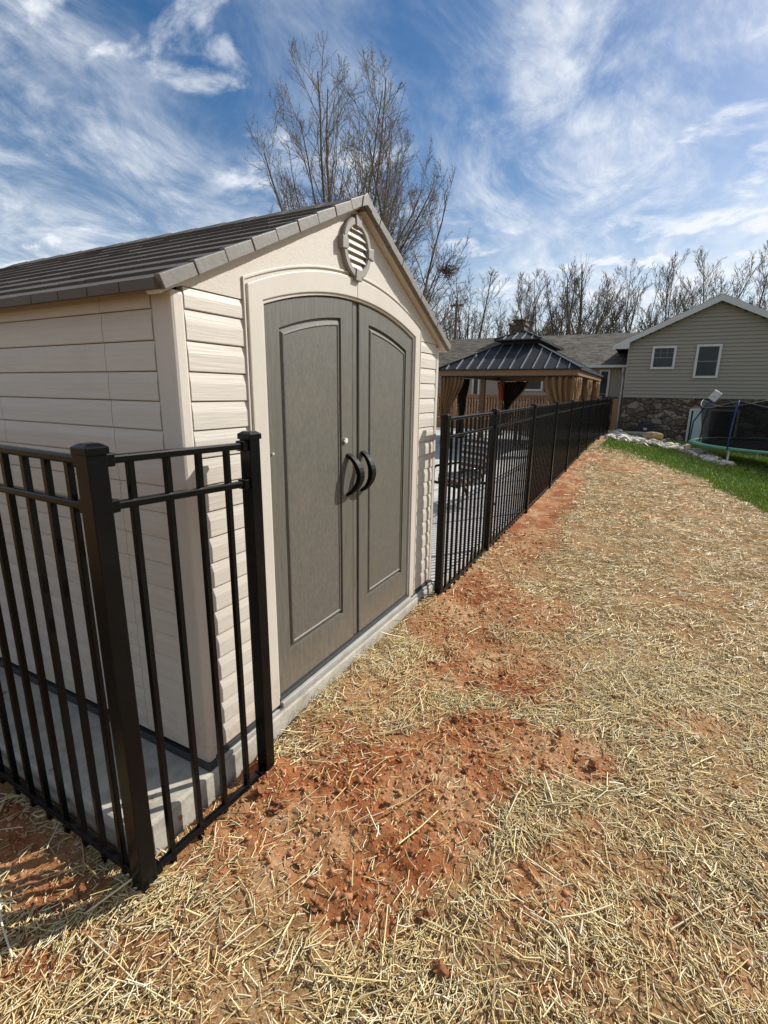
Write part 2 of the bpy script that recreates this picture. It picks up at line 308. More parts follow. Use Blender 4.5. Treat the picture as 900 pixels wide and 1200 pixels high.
def sstep(a, b, x):
    t = np.clip((x-a)/(b-a), 0, 1); return t*t*(3-2*t)
def vnoise(x, y, seed=0):
    xi = np.floor(x).astype(np.int64); yi = np.floor(y).astype(np.int64); fx = x-xi; fy = y-yi
    def h(a, b):
        n = (a*374761393+b*668265263+seed*1442695041) & 0xffffffff
        n = ((n ^ (n >> 13))*1274126177) & 0xffffffff
        return ((n ^ (n >> 16)) & 0xffff)/65535.0
    u = fx*fx*(3-2*fx); v = fy*fy*(3-2*fy)
    return (h(xi, yi)*(1-u)+h(xi+1, yi)*u)*(1-v)+(h(xi, yi+1)*(1-u)+h(xi+1, yi+1)*u)*v
def fbm(x, y, oct=4, seed=0, gain=0.5):
    s = 0; a = 1; t = 0
    for i in range(oct): s = s+a*vnoise(x*2**i+17.3*i, y*2**i-9.1*i, seed+i); t += a; a *= gain
    return s/t

# ------------------------------------------------------------------ ground
ZY = [-60, -.4, .2, 2.3, 3.6, 5.3, 7.8, 8.7, 10.4, 11.8, 13.2, 18, 22, 30, 400]
ZV = [-.17, -.165, -.145, -.115, -.09, -.045, .02, .05, .115, .16, .185, .12, .04, .0, .0]
def zbase(x, y):
    x = np.asarray(x, float); y = np.asarray(y, float)
    z = np.interp(y, ZY, ZV)
    z = z-0.145*sstep(3, 13, y)*np.clip(x-.35, 0, 7)
    z = z+0.045*np.clip(-x-0.1, 0, 2.5)*(1-sstep(-.38, -.1, y))
    inside = (1-sstep(0.0, 0.05, x))*sstep(-.36, -.30, y)
    z = z*(1-inside)+np.minimum(z, -.24)*inside
    return z
# bare red-clay patches, read off the photograph: (x, y, radius x, radius y, strength)
def gpt(px, py): 
    d = pixel(px, py); p = None; z = -.12
    for _ in range(6):
        p = CAM+d*((z-CAM.z)/d.z); z = float(zbase(p.x, p.y))
    return p
BARE = []
for px, py, rx, ry, s in [(545, 690, 42, 26, .9), (598, 650, 34, 20, .6), (575, 705, 50, 22, .8), (640, 720, 40, 18, .6), (622, 604, 40, 12, .95), (648, 572, 24, 7, .6), (666, 553, 20, 6, .8), (692, 536, 20, 6, .7), (735, 546, 34, 7, .5),
                          (520, 735, 60, 22, .8), (560, 770, 60, 24, .6), (530, 790, 44, 18, .75), (590, 800, 26, 10, .7), (560, 865, 70, 34, .95), (640, 880, 80, 26, .98), (690, 900, 40, 22, .9), (500, 905, 120, 50, .95), (430, 930, 90, 50, .95),
                          (330, 925, 70, 42, .95), (440, 1000, 80, 46, .85), (520, 985, 60, 44, .85), (330, 985, 60, 30, .5), (30, 1000, 60, 34, .98), (50, 1050, 70, 22, .8), (0, 960, 60, 30, .8), (140, 1120, 80, 34, .45), (30, 1135, 50, 30, .6),
                          (800, 845, 60, 14, .55), (880, 850, 30, 14, .5), (640, 1040, 46, 46, .65), (770, 1090, 60, 40, .45), (420, 1075, 60, 26, .6), (660, 1150, 40, 40, .5), (260, 890, 40, 30, .9), (380, 850, 40, 18, .35), (700, 1000, 40, 40, .3), (880, 1100, 60, 60, .35), (30, 1190, 70, 30, .3), (250, 985, 80, 40, .45), (380, 1010, 110, 56, .7), (600, 770, 70, 40, .55), (640, 800, 60, 30, .5), (420, 870, 70, 26, .5), (455, 830, 60, 26, .4), (270, 930, 50, 30, .7), (480, 800, 34, 26, .3)]:
    c = gpt(px, py); e = gpt(px+rx, py); f_ = gpt(px, py-ry)
    BARE.append((c.x, c.y, (e-c).to_2d(), (f_-c).to_2d(), s))
def bare(x, y):
    x = np.asarray(x, float); y = np.asarray(y, float); wx = x+.10*(fbm(x*5, y*5, 3, 3)-.5); wy = y+.10*(fbm(x*5, y*5, 3, 9)-.5)
    keep = np.ones_like(x)
    for cx, cy, e, f, s in BARE:
        det = e.x*f.y-e.y*f.x
        a = ((wx-cx)*f.y-(wy-cy)*f.x)/det; b = (e.x*(wy-cy)-e.y*(wx-cx))/det
        d = np.sqrt(a*a+b*b); keep = keep*(1-s*(1-sstep(.55, 1.35, d)))
    return 1-keep
# lawn: right of a line read off the photograph
EDGE = [gpt(*q) for q in [(706, 525), (735, 533), (780, 546), (830, 566), (875, 590), (905, 606), (930, 622)]]
EX = np.array([p.x for p in EDGE]); EY = np.array([p.y for p in EDGE])
def lawn(x, y):
    x = np.asarray(x, float); y = np.asarray(y, float)
    yb = np.interp(x, EX, EY, right=2.5)   # lawn begins beyond this y
    d = y-yb+1.6*(fbm(x*1.9, y*1.9, 4, 21, .65)-.5)
    return sstep(-.6, .9, d)*(x > .35)*(y < 30)
ROCKLINE = [(.35, 13.0), (.5, 15.2), (1.3, 15.9), (2.2, 15.2), (2.9, 13.9), (3.3, 12.9)]
ROCKS_PX = [(700, 521), (740, 518), (780, 523), (815, 533), (842, 544)]
RK = [gpt(*q) for q in ROCKS_PX]
def rockbed(x, y):
    x = np.asarray(x, float); y = np.asarray(y, float); d = np.full(x.shape, 9.0)
    for i in range(len(RK)-1):
        a = RK[i]; b = RK[i+1]; ab = (b-a).to_2d(); t = np.clip(((x-a.x)*ab.x+(y-a.y)*ab.y)/ab.length_squared, 0, 1)
        wd = .95-.6*(i+t)/(len(RK)-1)
        d = np.minimum(d, np.hypot(x-a.x-ab.x*t, (y-a.y-ab.y*t)*.75)/wd)
    return 1-sstep(.8, 1.15, d)
def zground(x, y):
    z = zbase(x, y); b = bare(x, y); g = lawn(x, y)
    near = np.exp(-np.hypot(np.asarray(x)-1.4, np.asarray(y)+1.2)/5)
    z = z+.05*(fbm(x*1.3, y*1.3, 3, 5)-.5)*sstep(-.2, .3, x)
    z = z+(.040*(fbm(x*9, y*9, 4, 31, .6)-.5)*(.4+.8*b)+.022*(fbm(x*38, y*38, 3, 41, .6)-.5)*(.4+1.2*b)-.030*np.clip(.10-np.abs(fbm(x*13, y*13, 3, 47, .55)-.5), 0, 1)*b*1.6)*(1-g)*near
    for fy, fx in ((-.405, .125), (.2, .125), (2.245, .116), (3.54, .116)): z = z+.03*np.exp(-((np.asarray(x)-fx)**2+(np.asarray(y)-fy)**2)/.0085)
    z = z+.05*rockbed(x, y)+.045*np.exp(-((np.asarray(x)-.10)/.20)**2)*sstep(.3, .6, np.asarray(y))*(1-sstep(2.1, 2.4, np.asarray(y)))
    return z
def axis(lo, hi, step, far, grow):
    a = list(np.arange(lo, hi, step)); s = step; v = hi
    while v < far: a.append(v); s *= grow; v += s
    s = step; v = lo-step; pre = []
    while v > -far: pre.append(v); s *= grow; v -= s
    return np.array(pre[::-1]+a)
gx = axis(-.95, 2.7, .014, 420, 1.045); gy = axis(-1.1, 3.4, .014, 420, 1.03)
X, Y = np.meshgrid(gx, gy); X = X.ravel(); Y = Y.ravel(); Z = zground(X, Y)
nx, ny = len(gx), len(gy)
idx = (np.arange(ny-1)[:, None]*nx+np.arange(nx-1)[None, :]).ravel()
def np_mesh(name, V, F, material, colors=None, smooth=False):
    """numpy vertices (n,3) and faces (m,k) -> mesh object, optional per-vertex colour"""
    me = bpy.data.meshes.new(name); k = F.shape[1]
    me.vertices.add(len(V)); me.vertices.foreach_set('co', np.ascontiguousarray(V, np.float32).ravel())
    me.loops.add(F.size); me.loops.foreach_set('vertex_index', np.ascontiguousarray(F, np.int32).ravel())
    me.polygons.add(len(F)); me.polygons.foreach_set('loop_start', np.arange(0, F.size, k, dtype=np.int32))
    me.polygons.foreach_set('loop_total', np.full(len(F), k, np.int32))
    if smooth: me.polygons.foreach_set('use_smooth', np.ones(len(F), bool))
    me.update(calc_edges=True)
    if colors is not None:
        a = me.color_attributes.new('col', 'FLOAT_COLOR', 'POINT'); a.data.foreach_set('color', np.ascontiguousarray(np.c_[colors, np.ones(len(V))], np.float32).ravel())
    me.materials.append(material)
    o = bpy.data.objects.new(name, me); COL.objects.link(o); return o
def groundx(M, t, n, l, b, tcn):
    a = n.new('ShaderNodeAttribute'); a.attribute_name = 'col'; sp = n.new('ShaderNodeSeparateColor'); l.new(a.outputs['Color'], sp.inputs[0])
    def ns(sc, det, ro=.6):
        x = n.new('ShaderNodeTexNoise'); x.inputs['Scale'].default_value = sc; x.inputs['Detail'].default_value = det; x.inputs['Roughness'].default_value = ro; l.new(tcn.outputs['Object'], x.inputs['Vector']); return x.outputs['Fac']
    def rp(v, cols):
        r = n.new('ShaderNodeValToRGB'); e = r.color_ramp.elements; e[0].position, e[0].color = cols[0][0], (*cols[0][1], 1); e[1].position, e[1].color = cols[-1][0], (*cols[-1][1], 1)
        for p, c in cols[1:-1]: x = e.new(p); x.color = (*c, 1)
        l.new(v, r.inputs[0]); return r.outputs[0]
    def mixc(f, x, y):
        k = n.new('ShaderNodeMix'); k.data_type = 'RGBA'; l.new(f, k.inputs[0]); l.new(x, k.inputs[6]); l.new(y, k.inputs[7]); return k.outputs[2]
    big = rp(ns(2.6, 8, .66), [(.34, (.19, .055, .018)), (.43, (.29, .092, .033)), (.51, (.36, .155, .066)), (.62, (.46, .275, .145))])
    grain = rp(ns(70, 6, .7), [(.3, (.55, .55, .55)), (.7, (1.3, 1.25, 1.2))])
    mu = n.new('ShaderNodeMix'); mu.data_type = 'RGBA'; mu.blend_type = 'MULTIPLY'; mu.inputs[0].default_value = 1; l.new(big, mu.inputs[6]); l.new(grain, mu.inputs[7]); clay = mu.outputs[2]
    chaff = rp(ns(120, 5, .7), [(.34, (.12, .065, .026)), (.5, (.30, .19, .085)), (.68, (.50, .38, .20))])
    green = rp(ns(30, 5), [(.3, (.02, .045, .008)), (.7, (.06, .11, .02))])
    grav = rp(ns(25, 5), [(.3, (.09, .08, .065)), (.7, (.32, .29, .24))])
    c = mixc(sp.outputs[0], clay, chaff); c = mixc(sp.outputs[1], c, green); c = mixc(sp.outputs[2], c, grav)
    l.new(c, b.inputs['Base Color'])
    bp = n.new('ShaderNodeBump'); bp.inputs['Strength'].default_value = .9; bp.inputs['Distance'].default_value = .008; l.new(ns(95, 6, .7), bp.inputs['Height']); l.new(bp.outputs[0], b.inputs['Normal'])
M_ground = mat('red_clay_ground', (.3, .1, .04), 0.95, extra=groundx, spec=0.15)
B = bare(X, Y); G = np.maximum(lawn(X, Y), (np.hypot(X, Y) > 26)*1.0); RB = rockbed(X, Y)
straw_m = np.clip((1-B)*.85*(.35+.9*fbm(X*3, Y*3, 3, 77)), 0, 1)
tag(np_mesh('ground', np.c_[X, Y, Z], np.c_[idx, idx+1, idx+nx+1, idx+nx], M_ground, np.c_[straw_m, G, RB], smooth=True), kind='structure')

# ------------------------------------------------------------------ pad and patio
p = MB(); p.box((-3.4, -.345, -.30), (.022, 2.40, -.04)); tag(p.build('shed_pad', M_pad, bevel=.012), kind='structure')
p = MB(); p.box((-14, 2.45, -.36), (.035, 20.2, -.052)); p.box((-14, 20.2, -.36), (.035, 22.9, -.056)); tag(p.build('patio', M_deck), kind='structure')

# ------------------------------------------------------------------ shed
W, CY = 2.34, 1.17
shed = thing('garden_shed', (-1.5, 1.17, -.04), 'beige plastic garden shed with taupe arched double doors on a concrete pad', 'shed')
ZL = [1.76-.1025*k for k in range(18)]            # siding joints
def zrake(y): return 1.789+.468*(min(y, W-y)+.072)
arch = lambda y: 1.845+.122*(1-((y-1.175)/.737)**2)
parch = lambda y: 1.752+.108*(1-((y-1.178)/.633)**2)
def boards(bm, u0, u1, axis, front, ztop, drop=1):
    zs = [ztop]+[z for z in ZL if z < ztop-.02]
    for i in range(len(zs)-1):
        zt, zb = zs[i]-.0018, zs[i+1]+.0006
        h = zt-zb; prof = [(-.03, zb), (.002, zb), (.0042, zb+.003), (.0042, zb+.62*h), (-.0012, zt-.002), (-.003, zt), (-.03, zt)]
        pts = [(d, z) for d, z in prof]
        n = len(pts)
        if axis == 'y': P = lambda u, d, z: (front+d, u, z)
        else: P = lambda u, d, z: (u, front-d, z)
        bm.add([P(u0+.0014, d, z) for d, z in pts]+[P(u1-.0014, d, z) for d, z in pts], [tuple(range(n)), tuple(range(2*n-1, n-1, -1))]+[(k, (k+1) % n, n+(k+1) % n, n+k) for k in range(n)])
# body core behind everything (dark in the joints)
core = MB(); core.box((-3.08, .03, .0), (-.03, W-.03, 1.80)); 
core.add([(-3.08, .03, 1.80), (-3.08, W-.03, 1.80), (-3.08, CY, zrake(CY)-.03), (-.03, .03, 1.80), (-.03, W-.03, 1.80), (-.03, CY, zrake(CY)-.03)], [(0, 1, 2), (5, 4, 3), (0, 2, 5, 3), (1, 4, 5, 2)])
core.build('wall_core', M_dark, shed)
for u0, u1 in ((.052, .345), (1.992, W-.05)): b = MB(); boards(b, u0, u1, 'y', 0, 1.832); b.build('front_siding', M_siding_f, shed)
b = MB()
for u0, u1 in ((-.37, -.096), (-1.16, -.37), (-1.95, -1.16), (-2.74, -1.95), (-3.05, -2.74)): boards(b, u0, u1, 'x', 0, 1.82)
b.build('side_siding', M_siding_s, shed)
b = MB()
for u0, u1 in ((-.96, -.096), (-2.0, -.96), (-3.05, -2.0)):
    t = MB(); boards(t, u0, u1, 'x', 0, 1.82); b.add([(x, W-y, z) for x, y, z in t.v], t.f)
b.build('side_siding', M_siding_s, shed)
for y0, y1, s in ((-.008, .05, -1), (W-.05, W+.008, 1)):
    c = MB()
    if s < 0: c.box((-.095, -.006, -.012), (.008, .05, 1.815))
    else: c.box((-.095, W-.05, -.012), (.008, W+.006, 1.815))
    c.build('corner_trim', M_trim, shed, bevel=.012)
NA = 25; ya = [.437+(1.911-.437)*i/(NA-1) for i in range(NA)]
poly = [(0.052, 1.832), (.432, 1.832)]+[(y, arch(y)-.002) for y in ya]+[(1.916, 1.832), (W-.052, 1.832), (W, 1.815), (CY, zrake(CY)+.012), (0, 1.815)]
g = prism(poly, -.028, .003, 'x'); o = g.build('gable_panel', M_stucco, shed)
bm = bmesh.new(); bm.from_mesh(o.data); bmesh.ops.triangulate(bm, faces=[f for f in bm.faces if len(f.verts) > 4]); bm.to_mesh(o.data); bm.free()
# door casing: band between the opening and an outer arch
def band(inner, outer, x0, x1):
    r0 = [(x0, y, z) for y, z in inner]; r1 = [(x1, y, z) for y, z in inner]; r2 = [(x1, y, z) for y, z in outer]; r3 = [(x0, y, z) for y, z in outer]
    m_ = MB(); m_.rings([[a[i] for a in (r0, r1, r2, r3)] for i in range(len(inner))], True, True, True); return m_
inn = [(.437, .0), (.437, .9)]+[(y, arch(y)) for y in ya]+[(1.911, .9), (1.911, .0)]
oy = [.352+(1.988-.352)*i/(NA-1) for i in range(NA)]
oarch = lambda y: 1.893+.168*(1-((y-1.17)/.818)**2)
outr = [(.352, .0), (.352, .9)]+[(y, oarch(y)) for y in oy]+[(1.988, .9), (1.988, .0)]
cas = band(inn, outr, -.035, .013).build('door_casing', M_trim, shed, bevel=.004)
lip = [(y-.012 if y < 1 else y+.012, z) for y, z in outr]
lip = [(.340, .0), (.340, .9)]+[(.340+(2.0-.340)*i/(NA-1), oarch(oy[i])+.012) for i in range(NA)]+[(2.0, .9), (2.0, .0)]
lip2 = [(.331, .0), (.331, .9)]+[(.331+(2.009-.331)*i/(NA-1), oarch(oy[i])+.021) for i in range(NA)]+[(2.009, .9), (2.009, .0)]
arch_lip = band(lip, lip2, -.01, .0105).build('casing_moulding', M_trim, shed, bevel=.002)
b = MB(); b.box((.010, 1.1692, 1.969), (.0142, 1.1708, 2.058)); b.build('casing_seam', M_dark, shed)
# inner jamb moulding
j1 = [(y, z) for y, z in inn]; j0 = [(.450, .0), (.450, .9)]+[(.450+(1.898-.450)*i/(NA-1), arch(ya[i])-.012) for i in range(NA)]+[(1.898, .9), (1.898, .0)]
band(j0, [(y-.001 if y < 1 else y+.001, z) for y, z in j1], -.034, .004).build('door_jamb', M_louver, shed, bevel=.003)
b = MB(); b.box((-.05, .44, .0), (-.032, 1.91, 1.9)); b.build('door_gap', M_dark, shed)
def leaf(y0, y1, p0, p1, hand):
    d = thing('door', (0, (y0+y1)/2, 0), None, None); d.parent = shed; d.location = Vector((0, (y0+y1)/2, 0))-Vector(shed.location)
    n = 17
    def ring(a0, a1, zb, f, x, inset=0):
        ys = [a0+(a1-a0)*i/(n-1) for i in range(n)]
        return [(x, a0, zb), (x, a0, (zb+f(a0))/2)]+[(x, y, f(y)-inset) for y in ys]+[(x, a1, (zb+f(a1))/2), (x, a1, zb)]
    af = lambda y: arch(y)-.016
    fr = MB()
    fr.rings([ring(y0, y1, .034, af, -.034), ring(y0, y1, .034, af, -.010), ring(y0+.004, y1-.004, .038, lambda y: af(y)-.004, -.006), ring(p0, p1, .238, parch, -.006), ring(p0+.003, p1-.003, .241, lambda y: parch(y)-.003, -.022)])
    fr.build('door_frame', M_door, d)
    pn = MB()
    pn.rings([ring(p0+.003, p1-.003, .241, lambda y: parch(y)-.003, -.0225), ring(p0+.009, p1-.009, .247, lambda y: parch(y)-.009, -.0215), ring(p0+.022, p1-.022, .262, lambda y: parch(y)-.026, -.006), ring(p0+.030, p1-.030, .271, lambda y: parch(y)-.034, -.0045), ring(p0+.036, p1-.036, .277, lambda y: parch(y)-.040, -.009)], fill_last=True)
    o = pn.build('door_panel', M_doorf, d)
    bm = bmesh.new(); bm.from_mesh(o.data); bmesh.ops.triangulate(bm, faces=[f for f in bm.faces if len(f.verts) > 4]); bm.to_mesh(o.data); bm.free()
    hy = 1.098 if hand < 0 else 1.252
    h = MB(); P = []
    for i in range(13):
        t = i/12; a = math.pi*t
        P.append((.074*math.sin(a)**.7-.006, hy+hand*(-.012*math.sin(a)), 1.155-.222*t))
    hh = []
    for i, q in enumerate(P):
        tq = i/12; th = .010+.004*math.sin(math.pi*tq); wy = .020+.005*math.sin(math.pi*tq)
        nx_, nz_ = math.sin(math.pi*tq), math.cos(math.pi*tq)
        hh.append([(q[0]+nx_*th, q[1]-wy, q[2]+nz_*th), (q[0]+nx_*th, q[1]+wy, q[2]+nz_*th), (q[0]-nx_*th, q[1]+wy, q[2]-nz_*th), (q[0]-nx_*th, q[1]-wy, q[2]-nz_*th)])
    h.rings(hh, True, True, True)
    h.build('door_handle', M_handle, d, bevel=.004, smooth=False)
    return d
dL = leaf(.452, 1.150, .551, 1.036, -1); dR = leaf(1.214, 1.896, 1.319, 1.806, 1)
b = MB(); b.box((-.032, 1.162, .036), (-.014, 1.203, arch(1.18)-.018)); b.build('door_astragal', M_door, shed, bevel=.003)
b = MB(); b.tube([(-.004, 1.066, 1.236), (.006, 1.066, 1.236)], .014, 14); b.box((-.001, 1.046, 1.232), (.004, 1.060, 1.240)); b.build('door_lock', M_chrome, dL)
b = MB(); b.tube([(-.005, .475, 1.225), (.003, .475, 1.225)], .005, 10); b.build('hinge_screw', M_chrome, dL)
# base strip and sill
for y0, y1 in ((-.012, .03), (W-.03, W+.012)): b = MB(); b.box((-3.09, y0, -.04), (.016, y1, -.004)); b.build('base_strip', M_base, shed, bevel=.003)
b = MB(); b.box((-.02, .03, -.040), (.019, W-.01, -.014)); b.box((-.02, .44, -.0145), (.030, 1.91, .014)); b.build('door_sill', M_sill, shed, bevel=.004)
b = MB(); b.box((-.03, .03, -.014), (.010, .44, .012)); b.box((-.03, .44, .014), (.012, 1.91, .031)); b.box((-.03, 1.91, -.014), (.010, W-.01, .012)); b.build('sill_track', M_base, shed, bevel=.002)
# roof: overlapping plastic shingles
sl = math.hypot(1.245, .606); ux, uz = 1.245/sl, .606/sl
def rp_(s, off, side, x):      # point on the roof: s metres up the slope, off above the underside plane
    y = -.075+ux*s-uz*off; z = 1.800+uz*s+ux*off
    return (x, y if side < 0 else W-y, z)
roof = MB()
for side in (-1, 1):
    ncs = 10; ex = sl/ncs
    # underside deck
    a = [rp_(0, 0, side, .058), rp_(sl, 0, side, .058), rp_(sl, 0, side, -3.14), rp_(0, 0, side, -3.14)]
    c = [rp_(0, .018, side, .058), rp_(sl, .018, side, .058), rp_(sl, .018, side, -3.14), rp_(0, .018, side, -3.14)]
    roof.add(a+c, [(0, 1, 2, 3), (7, 6, 5, 4), (0, 4, 5, 1), (1, 5, 6, 2), (2, 6, 7, 3), (3, 7, 4, 0)])
    for k in range(ncs):
        x = .045; s0 = k*ex; s1 = min(s0+ex*1.12, sl)
        while x > -3.14:
            wd = random.choice((.17, .22, .28, .33, .38)); x1 = max(x-wd, -3.15); g0 = .004
            lo, hi = .030+random.uniform(-.0015, .0015), .0185
            q = [rp_(s0, .012, side, x-g0), rp_(s0, lo, side, x-g0), rp_(s1, hi, side, x-g0), rp_(s1, .012, side, x-g0)]
            r = [rp_(s0, .012, side, x1), rp_(s0, lo, side, x1), rp_(s1, hi, side, x1), rp_(s1, .012, side, x1)]
            roof.add(q+r, [(0, 1, 2, 3), (7, 6, 5, 4), (0, 4, 5, 1), (1, 5, 6, 2), (2, 6, 7, 3), (3, 7, 4, 0)])
            x = x1
    # eave fascia in short pieces
    x = .045
    while x > -3.14:
        x1 = max(x-random.choice((.17, .24, .33)), -3.15)
        y0, y1 = (-.092, -.074) if side < 0 else (W+.074, W+.092)
        roof.box((x1+.003, y0, 1.796), (x-.003, y1, 1.826)); x = x1
rf = roof.build('roof', M_shingle, shed)
b = MB()
for k in range(14):
    x = .05-k*.23; b.add([rp_(sl-.12, .026, -1, x), rp_(sl, .034, -1, x), rp_(sl-.12, .026, 1, x), rp_(sl-.12, .022, -1, x-.225), rp_(sl, .030, -1, x-.225), rp_(sl-.12, .022, 1, x-.225)],
                          [(0, 1, 4, 3), (1, 2, 5, 4), (0, 2, 1), (3, 4, 5), (0, 3, 5, 2)])
b.build('ridge_cap', M_shingle, rf)
for side in (-1, 1):
    b = MB(); nseg = 9; ex = (sl+.004)/nseg
    for k in range(nseg):
        s0, s1 = k*ex+.002, (k+1)*ex-.0015; hi0, hi1 = .0385, .0335
        if k == nseg-1: s1 = sl+.018
        x0, x1 = .040, .066+(.002 if k % 2 else 0)
        q = []
        for x in (x0, x1): q += [rp_(s0, -.008, side, x), rp_(s1, -.008, side, x), rp_(s1, hi1, side, x), rp_(s0, hi0, side, x)]
        b.add(q, [(0, 1, 2, 3), (7, 6, 5, 4), (0, 4, 5, 1), (1, 5, 6, 2), (2, 6, 7, 3), (3, 7, 4, 0)])
    b.build('rake_trim', M_rake, rf, bevel=.003)
    b = MB(); q = []
    for x in (-.02, .040): q += [rp_(.0, -.016, side, x), rp_(sl-.005, -.016, side, x), rp_(sl-.005, -.002, side, x), rp_(.0, -.002, side, x)]
    b.add(q, [(0, 1, 2, 3), (7, 6, 5, 4), (0, 4, 5, 1), (1, 5, 6, 2), (2, 6, 7, 3), (3, 7, 4, 0)]); b.build('soffit', M_trim, rf)
prism([(CY-.05, 2.372), (CY, 2.392), (CY+.05, 2.372), (CY+.036, 2.424), (CY, 2.449), (CY-.036, 2.424)], .036, .0715, 'x').build('rake_peak_cap', M_rake, rf, bevel=.003)
# oval gable vent
vy, vz = 1.152, 2.197
vent = thing('gable_vent', (0, vy, vz), None, None); vent.parent = shed; vent.location = Vector((0, vy, vz))-Vector(shed.location)
def oval(ry, rz, x, n=36): return [(x, vy+ry*math.cos(2*math.pi*i/n), vz+rz*math.sin(2*math.pi*i/n)) for i in range(n)]
b = MB(); b.rings([oval(.137, .140, -.01), oval(.137, .140, .022), oval(.131, .134, .028), oval(.106, .109, .028), oval(.100, .103, .022), oval(.100, .103, -.01)])
b.build('vent_frame', M_ventframe, vent)
for a in (0, 90, 180, 270):
    c = MB(); ca, sa = math.cos(R(a)), math.sin(R(a)); q = []
    for x in (-.005, .034):
        for rr, tt in ((.098, -.022), (.152, -.030), (.152, .030), (.098, .022)): q.append((x, vy+ca*rr-sa*tt, vz+sa*rr+ca*tt))
    c.add(q, [(0, 1, 2, 3), (7, 6, 5, 4), (0, 4, 5, 1), (1, 5, 6, 2), (2, 6, 7, 3), (3, 7, 4, 0)]); c.build('vent_key', M_ventframe, vent, bevel=.003)
b = MB(); b.rings([oval(.102, .105, .002)], fill_last=True); b.build('vent_back', M_dark, vent)
for k in range(6):
    zc = vz-.084+k*.0345; hw = .1*math.sqrt(max(.02, 1-((zc-vz)/.104)**2))
    c = MB(); q = []
    for y in (vy-hw, vy+hw): q += [(.006, y, zc+.012), (.020, y, zc-.011), (.023, y, zc-.008), (.009, y, zc+.015)]
    c.add(q, [(0, 1, 2, 3), (7, 6, 5, 4), (0, 4, 5, 1), (1, 5, 6, 2), (2, 6, 7, 3), (3, 7, 4, 0)]); c.build('louver', M_louver, vent)

# ------------------------------------------------------------------ fences
def link_copy(o, parent, loc):
    c = o.copy(); COL.objects.link(c); c.parent = parent; c.location = loc; return c
def post_parts(parent, x, y, z0, z1, r=.032):
    b = MB(); b.box((x-r, y-r, z0), (x+r, y+r, z1-.012)); o = b.build('post', M_black, parent, bevel=.003)
    c = MB(); q = r+.005
    c.rings([[(x-q, y-q, z1-.03), (x+q, y-q, z1-.03), (x+q, y+q, z1-.03), (x-q, y+q, z1-.03)], [(x-q, y-q, z1-.010), (x+q, y-q, z1-.010), (x+q, y+q, z1-.010), (x-q, y+q, z1-.010)],
             [(x-q*.55, y-q*.55, z1), (x+q*.55, y-q*.55, z1), (x+q*.55, y+q*.55, z1), (x-q*.55, y+q*.55, z1)]], True, True, True)
    c.build('post_cap', M_black, o, bevel=.002)
    return o
XF, YC = .125, -.405
nf = thing('metal_fence', (XF, YC, -.16), 'black metal picket fence wrapping around the near corner of the shed', 'fence')
post_parts(nf, XF, YC, -.35, 1.352, .0285); post_parts(nf, XF, .200, -.35, 1.347, .0265)
def rail(parent, p, q, hw=.026, hz=.025):
    b = MB(); b.bar(p, q, hw, hz); o = b.build('rail', M_black, parent, bevel=.006)
    return o
for za, zb in ((1.303, 1.295), (1.172, 1.153), (-.108, -.133)): rail(nf, (XF, YC+.03, za), (XF, .172, zb))
def bracket(parent, x, y, z, dx, dy):
    b = MB(); b.box((x-.019-dx, y-.019-dy, z-.019), (x+.019+dx, y+.019+dy, z+.019)); b.build('rail_bracket', M_black, parent, bevel=.004)
for za, zb in ((1.303, 1.295), (1.172, 1.153), (-.108, -.133)): bracket(nf, XF, YC+.042, za, 0, -.004); bracket(nf, XF, .160, zb, 0, -.004)
for za in (1.303, 1.175, -.112): bracket(nf, XF-.042, YC, za, -.004, 0)
def pickets(parent, pts):
    first = None; base = Vector(parent.location)
    for x, y, z0, z1 in pts:
        b = MB(); b.box((x-.0095, y-.0095, z0), (x+.0095, y+.0095, z1)); b.build('picket', M_black, parent, bevel=.0015)
pickets(nf, [(XF, y, -.165, 1.30) for y in (-.295, -.170, -.046, .079)])
xl = [XF-.108-.1135*k for k in range(14)]
for za, zl in ((1.303, 1.312), (1.175, 1.185)): rail(nf, (XF-.03, YC, za), (-1.70, YC, zl+.01))
rail(nf, (XF-.03, YC, -.112), (-1.70, YC, -.025))
pickets(nf, [(x, YC, -.165-.048*(x-XF), 1.305) for x in xl]); post_parts(nf, -1.72, YC, -.35, 1.365, .028)
FY = [2.245, 3.542, 5.335, 7.03, 8.70, 10.37, 11.95, 13.6, 15.2, 16.7, 18.2]
FT = [1.343, 1.350, 1.371, 1.378, 1.389, 1.398, 1.400, 1.400, 1.398, 1.394, 1.39]
FB = [-.085, -.055, -.005, .042, .092, .155, .205, .24, .26, .265, .27]
XF = .116
ff = thing('metal_fence', (XF, 10, .1), 'long black metal picket fence running from the shed to the house', 'fence')
for y, t, bt in zip(FY, FT, FB): post_parts(ff, XF, y, bt-.25, t, .0265)
pk = []
for i in range(len(FY)-1):
    y0, y1 = FY[i]+.03, FY[i+1]-.03
    for off in (.040, .172): rail(ff, (XF, y0, FT[i]-off), (XF, y1, FT[i+1]-off))
    rail(ff, (XF, y0, FB[i]+.012), (XF, y1, FB[i+1]+.012))
    npk = max(1, round((y1-y0)/.112)-1)
    for k in range(1, npk+1):
        t = k/(npk+1); y = y0+(y1-y0)*t
        pk.append((XF, y, FB[i]*(1-t)+FB[i+1]*t-.035, FT[i]*(1-t)+FT[i+1]*t-.045))
pickets(ff, pk[:100])
b = MB()
for x, y, z0, z1 in pk[100:]: b.box((x-.0095, y-.0095, z0), (x+.0095, y+.0095, z1))
tag(b.build('pickets', M_black, ff), kind='stuff')

